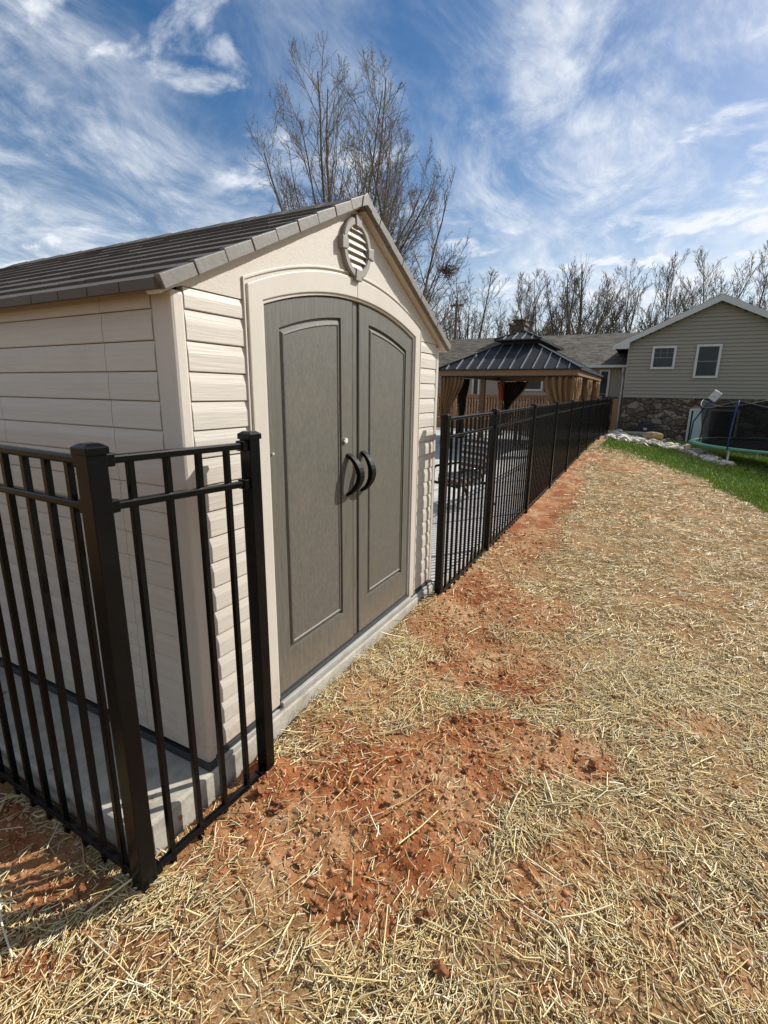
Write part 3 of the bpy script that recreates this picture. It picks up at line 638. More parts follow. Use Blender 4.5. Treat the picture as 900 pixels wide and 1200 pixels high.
# ------------------------------------------------------------------ house
HY, WY = 22.0, 23.6
hl, hr = .32, 6.14; hc = 3.23
house = thing('house', (hc, HY+4, 0), 'taupe sided house with a stone base, white trimmed gable and low shingled wing', 'house')
def hrake(x): return 3.36+(5.02-3.36)*(1-abs(x-hc)/3.45)
b = MB(); z = 1.41
while z < 4.95:
    zt = min(z+.135, 4.96)
    def half(zq): return min(hr-hc, (1-(zq-3.30)/(5.0-3.36))*3.45) if zq > 3.30 else hr-hc
    w0 = half(z+.06)
    if w0 > .05:
        b.add([(hc-w0, HY+.2, z), (hc-w0, HY-.045, z), (hc-w0, HY-.004, zt), (hc-w0, HY+.2, zt), (hc+w0, HY+.2, z), (hc+w0, HY-.045, z), (hc+w0, HY-.004, zt), (hc+w0, HY+.2, zt)],
              [(0, 1, 2, 3), (7, 6, 5, 4), (0, 4, 5, 1), (1, 5, 6, 2), (2, 6, 7, 3), (3, 7, 4, 0)])
    z = zt
b.build('siding_wall', M_hsiding, house)
b = MB(); b.add([(hl, HY+.05, 1.4), (hr, HY+.05, 1.4), (hr, HY+.05, 3.34), (hc, HY+.05, 4.97), (hl, HY+.05, 3.34), (hl, HY+9, 1.4), (hr, HY+9, 1.4), (hr, HY+9, 3.34), (hc, HY+9, 4.97), (hl, HY+9, 3.34)],
                 [(0, 1, 2, 3, 4), (9, 8, 7, 6, 5), (0, 5, 6, 1), (1, 6, 7, 2), (0, 4, 9, 5)]); b.build('wall', M_hsiding, house)
b = MB(); b.box((hl+.02, HY+.04, -1.6), (hr-.02, HY+9, 1.405)); b.build('stone_wall', M_stone, house)
b = MB(); b.box((hl-.01, HY-.02, 1.385), (hr+.01, HY+.06, 1.415)); b.build('band_board', M_hsiding, house)
b = MB(); b.box((hl-.02, HY-.035, 1.42), (hl+.055, HY+.1, 3.34)); b.build('corner_board', M_hsiding, house)
# gable roof slabs and white rake boards
for s in (-1, 1):
    e = (hc+s*3.47, 3.37); a = (hc, 5.04); b = MB(); q = []
    for y in (HY-.28, HY+9.3): q += [(e[0], y, e[1]), (a[0], y, a[1]), (a[0], y, a[1]+.11), (e[0], y, e[1]+.10)]
    b.add(q, [(0, 1, 2, 3), (7, 6, 5, 4), (0, 4, 5, 1), (1, 5, 6, 2), (2, 6, 7, 3), (3, 7, 4, 0)]); b.build('roof', M_asphalt, house)
    b = MB(); q = []
    for y in (HY-.315, HY-.283): q += [(e[0], y, e[1]-.11), (a[0], y, a[1]-.14), (a[0], y, a[1]+.09), (e[0], y, e[1]+.085)]
    b.add(q, [(0, 1, 2, 3), (7, 6, 5, 4), (0, 4, 5, 1), (1, 5, 6, 2), (2, 6, 7, 3), (3, 7, 4, 0)]); b.build('rake_board', M_white, house)
b = MB(); b.add([(hl-.5, HY-.31, 3.30), (hl+.01, HY-.31, 3.30), (hl+.01, HY-.31, 3.60), (hl-.5, HY-.31, 3.36), (hl-.5, HY-.02, 3.30), (hl+.01, HY-.02, 3.30), (hl+.01, HY-.02, 3.60), (hl-.5, HY-.02, 3.36)],
                 [(0, 1, 2, 3), (7, 6, 5, 4), (0, 4, 5, 1), (1, 5, 6, 2), (2, 6, 7, 3), (3, 7, 4, 0)]); b.build('eave_return', M_white, house)
b = MB(); b.box((hc-1.15, HY-.06, 4.40), (hc+1.15, HY-.01, 4.44)); b.build('gable_moulding', M_hsiding, house)
def window(x0, x1, z0, z1, y, rails=True, grid=False, fw=.085, glass=None):
    f = MB()
    f.box((x0, y-.05, z0), (x1, y+.02, z0+fw)); f.box((x0, y-.05, z1-fw), (x1, y+.02, z1)); f.box((x0, y-.05, z0+fw), (x0+fw, y+.02, z1-fw)); f.box((x1-fw, y-.05, z0+fw), (x1, y+.02, z1-fw))
    o = f.build('window_frame', M_white, house, bevel=.006)
    p = MB(); p.box((x0+fw, y-.012, z0+fw), (x1-fw, y+.01, z1-fw)); p.build('pane', glass or M_glass, o)
    if rails:
        p = MB(); zc = (z0+z1)/2; p.box((x0+fw, y-.03, zc-.016), (x1-fw, y-.014, zc+.016))
        if grid:
            for k in (1, 2): xk = x0+fw+(x1-x0-2*fw)*k/3; p.box((xk-.007, y-.024, zc+.016), (xk+.007, y-.0145, z1-fw))
            zk = (zc+z1-fw)/2; p.box((x0+fw, y-.023, zk-.007), (x1-fw, y-.0145, zk+.007))
        p.build('sash', M_sash, o)
    return o
window(1.17, 2.01, 2.50, 3.38, HY-.05, True, True); window(2.67, 3.49, 2.16, 3.40, HY-.05, True)
# basement sliding door behind the trampoline
o = MB(); x0, x1, z0, z1 = 2.76, 4.40, -.62, 1.00
o.box((x0, HY-.03, z0), (x0+.07, HY+.035, z1)); o.box((x1-.07, HY-.03, z0), (x1, HY+.035, z1)); o.box((x0+.07, HY-.03, z1-.07), (x1-.07, HY+.035, z1))
dr = o.build('basement_door', M_white, house)
o = MB(); o.box((x0+.13, HY-.01, z0), (x0+.72, HY+.036, z1-.075)); o.build('door_panel', M_paneldoor, dr)
o = MB(); o.box((x0+.74, HY, z0), (x1-.075, HY+.036, z1-.075)); o.box((x0+.075, HY, z0), (x0+.128, HY+.036, z1-.075)); o.build('pane', M_glass, dr)
# wing
zE, zR, yR = 2.70, 4.50, 28.0
b = MB(); b.box((-16, WY, -.3), (hl, WY+.2, zE)); 
z = .0
while z < zE-.1:
    b.add([(-16, WY-.026, z), (hl, WY-.026, z), (hl, WY+.001, z+.112), (-16, WY+.001, z+.112), (-16, WY+.001, z), (hl, WY+.001, z)], [(0, 1, 2, 3), (0, 4, 5, 1)]); z += .112
b.build('wing_wall', M_hsiding, house)
b = MB(); b.box((-16, WY-.08, -.3), (.02, WY-.03, 1.40)); b.build('wing_shade_stone', M_stone, house)  # stone band added to darken the wall like deep shade behind the railing
def slab(name, x0, x1, ya, za, yb, zb, th, m_):
    # local frame: x along the eave, y up the slope, so the shingle courses follow the roof
    d = Vector((0, yb-ya, zb-za)); ln = d.length; d.normalize()
    me = bpy.data.meshes.new(name); bmx = bmesh.new()
    bmesh.ops.create_cube(bmx, size=1); bmesh.ops.scale(bmx, vec=(x1-x0, ln, th), verts=bmx.verts); bmesh.ops.translate(bmx, vec=((x1-x0)/2, ln/2, th/2), verts=bmx.verts)
    bmx.to_mesh(me); bmx.free(); me.materials.append(m_)
    o = bpy.data.objects.new(name, me); COL.objects.link(o); o.parent = house
    o.location = Vector((x0, ya, za))-Vector(house.location); o.rotation_euler = (math.atan2(zb-za, yb-ya), 0, 0); return o
slab('wing_roof', -16.3, .6, WY-.42, zE, yR, zR, .07, M_asphalt)
b = MB(); b.add([(-16.3, yR, zR+.05), (.6, yR, zR+.05), (.6, yR+5, zE), (-16.3, yR+5, zE), (-16.3, yR, zR-.02), (.6, yR, zR-.02), (.6, yR+5, zE-.07), (-16.3, yR+5, zE-.07)], [(0, 1, 2, 3), (7, 6, 5, 4), (0, 4, 5, 1), (1, 5, 6, 2), (2, 6, 7, 3), (3, 7, 4, 0)]); b.build('wing_roof', M_asphalt, house)
b = MB(); b.box((-16.3, WY-.54, zE-.06), (hl-.02, WY-.43, zE+.05)); b.build('gutter', M_white, house, bevel=.01)
b = MB(); b.box((-16, WY-.43, zE-.03), (hl-.02, WY+.01, zE-.012)); b.build('soffit', M_white, house)
b = MB(); b.tube([(.14, WY-.48, zE-.05), (.14, WY-.40, zE-.22), (.15, WY-.10, zE-.42), (.15, WY-.09, 1.2), (.15, WY-.09, -.1)], .045, 8); b.build('downspout', M_white, house)
a0 = at(1, WY, 614, 458); a1 = at(1, WY, 637, 444); window(a0.x, a1.x, a0.z, a1.z, WY-.03, False)
for q0, q1 in ((604.5, 613), (637.5, 645)):
    s0 = at(1, WY, q0, 459); s1 = at(1, WY, q1, 443.5); b = MB(); b.box((s0.x, WY-.06, s0.z), (s1.x, WY-.02, s1.z))
    for k in range(9): zk = s0.z+(s1.z-s0.z)*(k+.5)/9; b.box((s0.x+.03, WY-.068, zk-.02), (s1.x-.03, WY-.059, zk+.012))
    b.build('shutter', M_dark, house)
s0 = at(1, WY, 552, 480); s1 = at(1, WY, 563, 440); window(s0.x, s1.x, .5, s1.z, WY-.03, False)
s0 = at(1, WY, 699, 470); s1 = at(1, WY, 716, 433); window(s0.x, s1.x, .45, s1.z, WY-.03, True)
c0 = at(1, 27.6, 598.5, 392); c1 = at(1, 27.6, 616, 379)
b = MB(); b.box((c0.x, 27.3, c0.z-1), (c1.x, 28.1, c1.z-.1)); b.box((c0.x-.07, 27.23, c1.z-.1), (c1.x+.07, 28.17, c1.z)); b.box((c0.x+.15, 27.45, c1.z), (c1.x-.1, 27.9, c1.z+.16)); b.box((c0.x+.05, 27.38, c1.z+.16), (c1.x-.02, 28.0, c1.z+.2)); b.build('chimney', M_stone, house)
# small things at the foot of the wall
a0 = at(1, 21.3, 745, 514); a1 = at(1, 21.3, 767, 497.5); zb = float(zbase((a0.x+a1.x)/2, 21.3))
ac = thing('air_conditioner', ((a0.x+a1.x)/2, 21.6, zb), 'dark boxy air conditioner unit beside the stone wall above the rock bed', 'air conditioner')
b = MB(); b.box((a0.x, 21.2, zb), (a1.x, 21.2+(a1.x-a0.x), a1.z-.04)); b.build('body', M_ac, ac, bevel=.03)
b = MB()
for k in range(9): zk = zb+.1+(a1.z-zb-.2)*k/8; b.box((a0.x+.05, 21.185, zk-.012), (a1.x-.05, 21.199, zk+.012))
b.build('louver_grille', M_base, ac)
b = MB(); b.box((a0.x-.01, 21.19, a1.z-.04), (a1.x+.01, 21.21+(a1.x-a0.x), a1.z)); b.build('lid', M_ac, ac, bevel=.01)
b = MB(); xm = (a0.x+a1.x)/2; b.box((xm-.07, 21.18, a1.z-.22), (xm+.05, 21.184, a1.z-.14)); b.build('data_plate', M_white, ac)
b = MB(); b.box((.25, 20.3, float(zbase(1, 20.3))-.2), (1.75, 21.15, float(zbase(1, 20.6))+.10)); tag(b.build('step_slab', M_pad, bevel=.02), 'pale concrete slab lying between the fence end and the air conditioner', 'slab')
a0 = at(1, 21.95, 783, 515.5); b = MB(); b.box((a0.x-.06, 21.9, a0.z-.07), (a0.x+.06, 22.05, a0.z+.07)); b.box((a0.x-.045, 21.885, a0.z-.05), (a0.x+.045, 21.901, a0.z+.05)); b.build('outlet_cover', M_white, house)
wp = thing('wooden_post', (.27, 18.55, .2), 'brown wooden post standing at the far end of the black fence', 'post')
b = MB(); b.box((.19, 18.47, .0), (.35, 18.63, 1.28)); b.build('post_shaft', M_wood, wp, bevel=.006)
b = MB(); b.rings([[(.18, 18.46, 1.28), (.36, 18.46, 1.28), (.36, 18.64, 1.28), (.18, 18.64, 1.28)], [(.18, 18.46, 1.31), (.36, 18.46, 1.31), (.36, 18.64, 1.31), (.18, 18.64, 1.31)], [(.26, 18.54, 1.35), (.28, 18.54, 1.35), (.28, 18.56, 1.35), (.26, 18.56, 1.35)]], True, True, True); b.build('post_cap', M_wood, wp)

# ------------------------------------------------------------------ wooden deck with railing behind the gazebo
dk = thing('wooden_deck', (-6, 21.5, 0), 'brown wooden deck with a picket railing along the house wing', 'deck')
b = MB(); b.box((-12.5, 20.3, .32), (-.35, WY-.03, .40)); b.build('deck_floor', M_wood, dk)
b = MB()
for k in range(82): x = -12.4+k*.147; b.box((x, 20.27, -.2), (x+.138, 20.295, .31))
b.build('skirt', M_wood, dk)
for x in (-12.4, -10.4, -8.4, -6.4, -4.4, -2.4, -.45): b = MB(); b.box((x-.06, 20.22, .40), (x+.06, 20.34, 1.44)); b.build('post', M_wood, dk)
b = MB(); b.box((-12.5, 20.2, 1.40), (-.35, 20.36, 1.445)); b.build('top_rail', M_wood, dk)
b = MB(); b.box((-12.5, 20.25, .50), (-.35, 20.29, .58)); b.box((-12.5, 20.25, 1.30), (-.35, 20.29, 1.39)); b.build('rail', M_wood, dk)
for k in range(96): x = -12.3+k*.124; b = MB(); b.box((x, 20.215, .46), (x+.045, 20.245, 1.392)); b.build('baluster', M_wood, dk)

# ------------------------------------------------------------------ gazebo
GX0, GX1, GY0, GY1 = -3.93, -.26, 12.1, 18.2; GZ = 2.11; gz0 = -.052
gb = thing('gazebo', ((GX0+GX1)/2, (GY0+GY1)/2, gz0), 'wooden gazebo with a two tier black metal roof and tan tied curtains', 'gazebo')
for x in (GX0+.22, GX1-.22):
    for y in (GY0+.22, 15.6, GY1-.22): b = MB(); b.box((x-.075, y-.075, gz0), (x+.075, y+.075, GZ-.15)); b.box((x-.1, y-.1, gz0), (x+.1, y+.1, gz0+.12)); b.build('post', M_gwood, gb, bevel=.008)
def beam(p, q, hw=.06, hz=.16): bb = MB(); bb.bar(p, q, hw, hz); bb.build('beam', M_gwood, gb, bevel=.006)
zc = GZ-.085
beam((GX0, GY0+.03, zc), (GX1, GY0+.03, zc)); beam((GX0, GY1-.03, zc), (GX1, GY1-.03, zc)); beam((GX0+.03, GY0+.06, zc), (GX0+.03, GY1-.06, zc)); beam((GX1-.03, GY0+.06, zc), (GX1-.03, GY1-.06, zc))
b = MB(); b.box((GX0+.06, GY0+.06, GZ-.20), (GX1-.06, GY0+.10, GZ-.165)); b.box((GX1-.10, GY0+.1, GZ-.20), (GX1-.06, GY1-.06, GZ-.165)); b.build('curtain_rail', M_gmetal, gb)
cxm, hw_ = (GX0+GX1)/2, (GX1-GX0)/2
def hip(x0, x1, y0, y1, z0, xi0, xi1, yi0, yi1, z1, name, nsx, thick=.03):
    b = MB(); o_ = [(x0, y0, z0), (x1, y0, z0), (x1, y1, z0), (x0, y1, z0)]; i_ = [(xi0, yi0, z1), (xi1, yi0, z1), (xi1, yi1, z1), (xi0, yi1, z1)]
    lo = [(x, y, z-thick) for x, y, z in o_]; li = [(x, y, z-thick) for x, y, z in i_]
    b.rings([lo, o_, i_, li], True, True, True); r = b.build(name, M_gmetal, gb)
    s = MB(); sp = (x1-x0)/nsx
    k = -math.floor(nsx/2); 
    for side in range(4):
        A, Bv = Vector(o_[side]), Vector(o_[(side+1) % 4]); C_, D_ = Vector(i_[side]), Vector(i_[(side+1) % 4]); ln = (Bv-A).length; e = (Bv-A).normalized()
        inn0 = (C_-A).dot(e); inn1 = (D_-A).dot(e); n = max(2, round(ln/sp))
        for j in range(1, n):
            u = ln*j/n
            f = 1.0
            if u < inn0: f = u/inn0
            elif u > inn1: f = (ln-u)/(ln-inn1)
            up = (C_-A)-e*inn0
            p0 = A+e*u; p1 = p0+up*f*.985; s.bar(p0+Vector((0, 0, .012)), p1+Vector((0, 0, .012)), .020, .028, up.cross(e) if up.cross(e).z > 0 else e.cross(up))
    s.build('roof_seam', M_seam, r)
    for a_, c_ in zip(o_, i_): h = MB(); h.bar(Vector(a_)+Vector((0, 0, .015)), Vector(c_)+Vector((0, 0, .015)), .07, .03); h.build('hip_cap', M_gmetal, r)
    return r
cu0, cu1, cyo0, cyo1 = cxm-.60, cxm+.60, 13.25, 17.05
hip(GX0-.06, GX1+.06, GY0-.06, GY1+.06, GZ, cu0+.10, cu1-.10, cyo0+.2, cyo1-.2, 2.84, 'roof', 13)
b = MB(); b.box((cu0+.12, cyo0+.22, 2.80), (cu1-.12, cyo1-.22, 2.955)); b.build('roof_vent_wall', M_dark, gb)
hip(cu0-.04, cu1+.04, cyo0-.05, cyo1+.05, 2.955, cxm-.03, cxm+.03, 14.0, 16.3, 3.24, 'upper_roof', 5)
def curtain(name, p, d, w_top, w_mid, w_bot, z0, z1, zt, m_, shift=0.0, folds=5, amp=.05):
    """hanging cloth: p = top start point (x,y), d = unit direction along the rail, gathered to w_mid at height zt"""
    rows, cols = 22, 44; b = MB(); vs = []; d = Vector(d); nrm = Vector((-d.y, d.x)); 
    for r in range(rows):
        z = z1+(z0-z1)*r/(rows-1)
        if z > zt: t = (z1-z)/(z1-zt); t = t*t*(3-2*t); wd = w_top*(1-t)+w_mid*t; sh = shift*t
        else: t = (zt-z)/(zt-z0); t = t**.6; wd = w_mid*(1-t)+w_bot*t; sh = shift
        for c in range(cols):
            u = c/(cols-1); ph = u*folds*2*math.pi
            q = Vector((p[0], p[1]))+d*(u*wd+sh)+nrm*(amp*math.sin(ph+.6*math.sin(z*3))*(.5+.5*wd/w_top)+.02*math.sin(ph*2.3+z*5))
            vs.append((q.x, q.y, z))
    fs = [(r*cols+c, r*cols+c+1, (r+1)*cols+c+1, (r+1)*cols+c) for r in range(rows-1) for c in range(cols-1)]
    b.add(vs, fs); o = b.build(name, m_, gb, smooth=True, solid=.006)
    return o
zt1 = GZ-.19
curtain('curtain', (GX0+.05, GY0+.08), (1, 0), .68, .22, .34, .05, zt1, .75, M_curtain, .02, 6)
curtain('curtain', (GX1-.06, GY0+.08), (-1, 0), .80, .42, .55, .05, zt1, .80, M_curtain, .03, 5, .06)
curtain('curtain', (GX1-.08, GY0+.12), (0, 1), .95, .40, .5, .05, zt1, .85, M_curtain, .02, 6)
curtain('curtain', (GX1-.08, (GY0+GY1)/2-.55), (0, 1), 1.1, .35, .5, .05, zt1, .85, M_curtain, .38, 6)
curtain('curtain', (GX1-.08, GY1-.12), (0, -1), 1.0, .40, .5, .05, zt1, .85, M_curtain, .02, 6)
# dark net and tan panels on the back and left
curtain('net_curtain', (GX0+.12, 13.3), (0, 1), 1.0, .3, .4, .1, zt1, .8, M_netdark, .35, 5)
curtain('net_curtain', (-3.80, GY1-.08), (1, 0), 1.0, .14, .3, .1, zt1, .85, M_netdark, .22, 6)
curtain('curtain', (-3.90, GY1-.16), (1, 0), .14, .08, .2, .1, zt1, .85, M_curtain, .22, 2, .03)
curtain('curtain', (-2.74, GY1-.16), (-1, 0), .08, .05, .2, .1, zt1, .85, M_curtain, .62, 1, .02)
# things under the gazebo roof
a = at(1, 17.6, 587, 455); pz = a.z
pu = thing('folded_parasol', (a.x, 17.6, gz0), 'orange red folded parasol standing under the gazebo roof', 'parasol')
b = MB(); b.tube([(a.x, 17.6, gz0+.05), (a.x, 17.6, pz+.45)], .02, 8); b.build('pole', M_gwood, pu)
b = MB(); b.rings([[(a.x+rr*(1+.25*math.sin(5*t))*math.cos(t), 17.6+rr*(1+.25*math.sin(5*t))*math.sin(t), zq) for t in [2*math.pi*i/24 for i in range(24)]] for rr, zq in ((.05, pz-.45), (.07, pz-.3), (.08, pz), (.05, pz+.22), (.015, pz+.32))], True, True, True); b.build('canopy', M_red, pu, smooth=True)
b = MB(); b.tube([(a.x, 17.6, gz0), (a.x, 17.6, gz0+.07)], [.25, .22], 16); b.build('base', M_base, pu)
def table(x, y, lab):
    t = thing('side_table', (x, y, gz0), lab, 'table')
    b = MB(); b.box((x-.45, y-.35, gz0+.62), (x+.45, y+.35, gz0+.66)); b.build('table_top', M_wood, t, bevel=.008)
    for dx in (-.4, .4):
        for dy in (-.3, .3): b = MB(); b.box((x+dx-.025, y+dy-.025, gz0), (x+dx+.025, y+dy+.025, gz0+.62)); b.build('leg', M_black, t)
table(-2.5, 14.2, 'low wooden table with black legs standing under the gazebo')
cl = thing('draped_cloth', (-1.05, 17.3, gz0), 'white cloth hanging behind the right front curtain of the gazebo', 'cloth')
b = MB(); vs = []; rows, cols = 16, 20
for r in range(rows):
    z = 1.28-(1.28-.6)*r/(rows-1); wd = .25+.35*(1-(r/(rows-1)))**3
    for c in range(cols): u = c/(cols-1); vs.append((-.95-wd*u, 15.9+.04*math.sin(u*15+z*3), z+.10*(1-u)**2))
b.add(vs, [(r*cols+c, r*cols+c+1, (r+1)*cols+c+1, (r+1)*cols+c) for r in range(rows-1) for c in range(cols-1)]); b.build('sheet', M_whitecloth, cl, smooth=True, solid=.006)
b = MB(); b.bar((-1.6, 15.94, 1.30), (-.8, 15.94, 1.40), .02, .02); b.bar((-.85, 15.94, gz0), (-.85, 15.94, 1.38), .03, .03); b.build('drying_rail', M_galv, cl)
a = at(1, 19.9, 534, 458); b = MB()
b.rings([[(a.x+.22*s*math.cos(t)*(1+.1*math.sin(3*t)), 20.3+.12*s*math.sin(t), 1.45+zq) for t in [2*math.pi*i/16 for i in range(16)]] for s, zq in ((1, 0), (1.1, .07), (.8, .16), (.3, .21))], True, True, True)
tag(b.build('towel_bundle', M_bluecloth, smooth=True), 'dark blue towel bundled on the deck railing behind the gazebo', 'towel')

# ------------------------------------------------------------------ patio chair
ch = thing('patio_chair', (-.80, 5.35, gz0), 'black framed patio chair with red and white striped cushions beyond the fence', 'chair', rz=R(-28))
def local(parent):
    # children of a rotated thing are modelled in its own frame
    def build(b, name, m_, **k):
        o = b.build(name, m_, None, **k); o.parent = parent; return o
    return build
ch.scale = (.86, .86, .90)
lb = local(ch)
def cushion(cx, cy, cz, sx, sy, sz, tilt=0.0, crown=.03):
    b = MB(); n, mm = 12, 12; top = []; bot = []
    T = Matrix.Rotation(tilt, 3, 'X')
    rings = []
    for k in range(9):
        t = -1+2*k/8; s = (1-abs(t)**4)**.25 if abs(t) < 1 else .0
        s = max(s, .55) if abs(t) == 1 else s
        ring = []
        for i in range(40):
            a = 2*math.pi*i/40; ca, sa = math.cos(a), math.sin(a); e = .35
            x = math.copysign(abs(ca)**e, ca)*sx/2*(.9+.1*s); y = math.copysign(abs(sa)**e, sa)*sy/2*(.9+.1*s); ring.append(Vector((cx, cy, cz))+T @ Vector((x, y, t*sz/2)))
        rings.append(ring)
    b.rings(rings, True, True, True); return b
lb(cushion(0, -.05, .42, .56, .56, .13), 'seat_cushion', M_stripe, smooth=True)
lb(cushion(0, .27, .74, .56, .60, .14, R(75)), 'back_cushion', M_stripe, smooth=True)
for sx_ in (-1, 1):
    lb(MB().tube([(sx_*.32, -.34, 0), (sx_*.32, -.33, .56), (sx_*.32, -.28, .60), (sx_*.32, .30, .62)], .02, 8), 'arm', M_black, smooth=True)
    lb(MB().tube([(sx_*.31, .46, 0), (sx_*.31, .26, .40), (sx_*.31, .42, 1.0)], .022, 8), 'back_leg', M_black, smooth=True)
b = MB(); b.bar((-.31, .42, .99), (.31, .42, .99), .03, .04); b.bar((-.31, .30, .35), (.31, .30, .35), .03, .04); b.bar((-.31, -.32, .35), (.31, -.32, .35), .03, .04)
for k in range(5): x = -.24+.12*k; b.bar((x, -.31, .35), (x, .30, .35), .03, .012); b.bar((x, .32, .36), (x, .425, .97), .025, .012)
lb(b, 'frame', M_black)

# ------------------------------------------------------------------ trampoline
P0 = at(2, .2, 808, 516); P1 = at(2, .2, 853, 525.5); rT = 2.7
mid = (P0+P1)/2; hd = (P1-P0).to_2d(); hn = Vector((-hd.y, hd.x)).normalized(); hh_ = math.sqrt(rT*rT-hd.length_squared/4)
tcx, tcy = mid.x+hn.x*hh_, mid.y+hn.y*hh_
if tcx < P0.x: tcx, tcy = mid.x-hn.x*hh_, mid.y-hn.y*hh_
tr = thing('trampoline', (tcx, tcy, float(zbase(tcx, tcy))), 'round trampoline with a green edge pad, blue poles and black safety net', 'trampoline')
def cir(r, z, n=56): return [(tcx+r*math.cos(2*math.pi*i/n), tcy+r*math.sin(2*math.pi*i/n), z) for i in range(n)]
b = MB(); b.rings([cir(rT, .15), cir(rT+.03, .18), cir(rT, .215), cir(rT-.15, .215), cir(rT-.15, .195), cir(rT-.05, .15)] + [cir(rT, .15)]); b.build('edge_pad', M_green, tr, smooth=False)
b = MB(); b.rings([cir(rT-.30, .19), cir(rT-.30, .180)], True, True, True); b.build('jumping_mat', M_mat, tr)
aP1 = math.atan2(P1.y-tcy, P1.x-tcx); aP0 = math.atan2(P0.y-tcy, P0.x-tcx)
PA = [aP1+math.pi/3*k for k in range(6)]
for a in [aP1, aP1+.40, aP0]+[aP1+math.pi/3*k for k in (1, 2, 3, 4)]:
    x, y = tcx+(rT-.06)*math.cos(a), tcy+(rT-.06)*math.sin(a); z = float(zbase(x, y))
    b = MB(); b.tube([(x, y, .16), (x-.03, y-.08, z+.03), (x-.03, y-.08, z-.05)], .03, 8); b.build('leg', M_galv, tr)
tops = []
TOPZ = 1.40
for k, a in enumerate([aP1, aP1+1.2, aP1+2.2, aP1+3.1, aP1+4.1]):
    pts = []
    for t in (0, .25, .5, .75, 1): rr = rT+.02+(-.14*t*t if k else -.10*t*t); pts.append((tcx+rr*math.cos(a), tcy+rr*math.sin(a), .17+(TOPZ-.17)*t))
    tops.append(pts[-1]); b = MB(); b.tube(pts, .020, 8); b.build('net_pole', M_blue, tr, smooth=True)
nn = 72
def netring(z, sag):
    out_ = []
    for i in range(nn):
        a = 2*math.pi*i/nn; s = sag*abs(math.sin((a-aP1)*3)); rr = rT-.30+.16*(z-.2)/(TOPZ-.2); out_.append((tcx+rr*math.cos(a), tcy+rr*math.sin(a), z-s))
    return out_
b = MB(); b.rings([netring(.2, 0), netring(.7, .04), netring(TOPZ-.02, .22)]); b.build('safety_net', M_net, tr, smooth=True)
b = MB(); rg = netring(TOPZ, .22); b.tube(rg+[rg[0]], .008, 5, False); b.build('net_rope', M_sash, tr)
hb = at(1, P0.y-.2, 838, 464); b = MB()
bc = Vector((hb.x, hb.y, hb.z)); q = []
for y in (-.02, .02):
    for u, v in ((-.11, -.14), (.11, -.14), (.11, .14), (-.11, .14)): c_, s_ = math.cos(R(-32)), math.sin(R(-32)); q.append(bc+Vector((u*c_-v*s_, y, u*s_+v*c_)))
b.add(q, [(0, 1, 2, 3), (7, 6, 5, 4), (0, 4, 5, 1), (1, 5, 6, 2), (2, 6, 7, 3), (3, 7, 4, 0)]); bd = b.build('backboard', M_white, tr, bevel=.01)
b = MB(); q = []
for y in (-.024, -.0205):
    for u, v in ((-.035, -.05), (.035, -.05), (.035, .0), (-.035, .0)): q.append(bc+Vector((u*c_-v*s_, y, u*s_+v*c_)))
b.add(q, [(0, 1, 2, 3), (7, 6, 5, 4), (0, 4, 5, 1), (1, 5, 6, 2), (2, 6, 7, 3), (3, 7, 4, 0)]); b.build('target_square', M_galv, bd)
b = MB(); b.tube([(P0.x, P0.y, .18), (P0.x+.02, P0.y-.02, .75), (P0.x+.22, P0.y-.08, 1.15), tuple(bc+Vector((-.05, .03, -.10)))], .02, 8); b.build('hoop_pole', M_blue, tr, smooth=True)
b = MB(); b.tube([(P0.x+.25, P0.y+.02, .18), (P0.x+.28, P0.y, .8), tuple(bc+Vector((-.03, .04, -.09)))], .017, 8); b.build('hoop_strut', M_blue, tr, smooth=True)

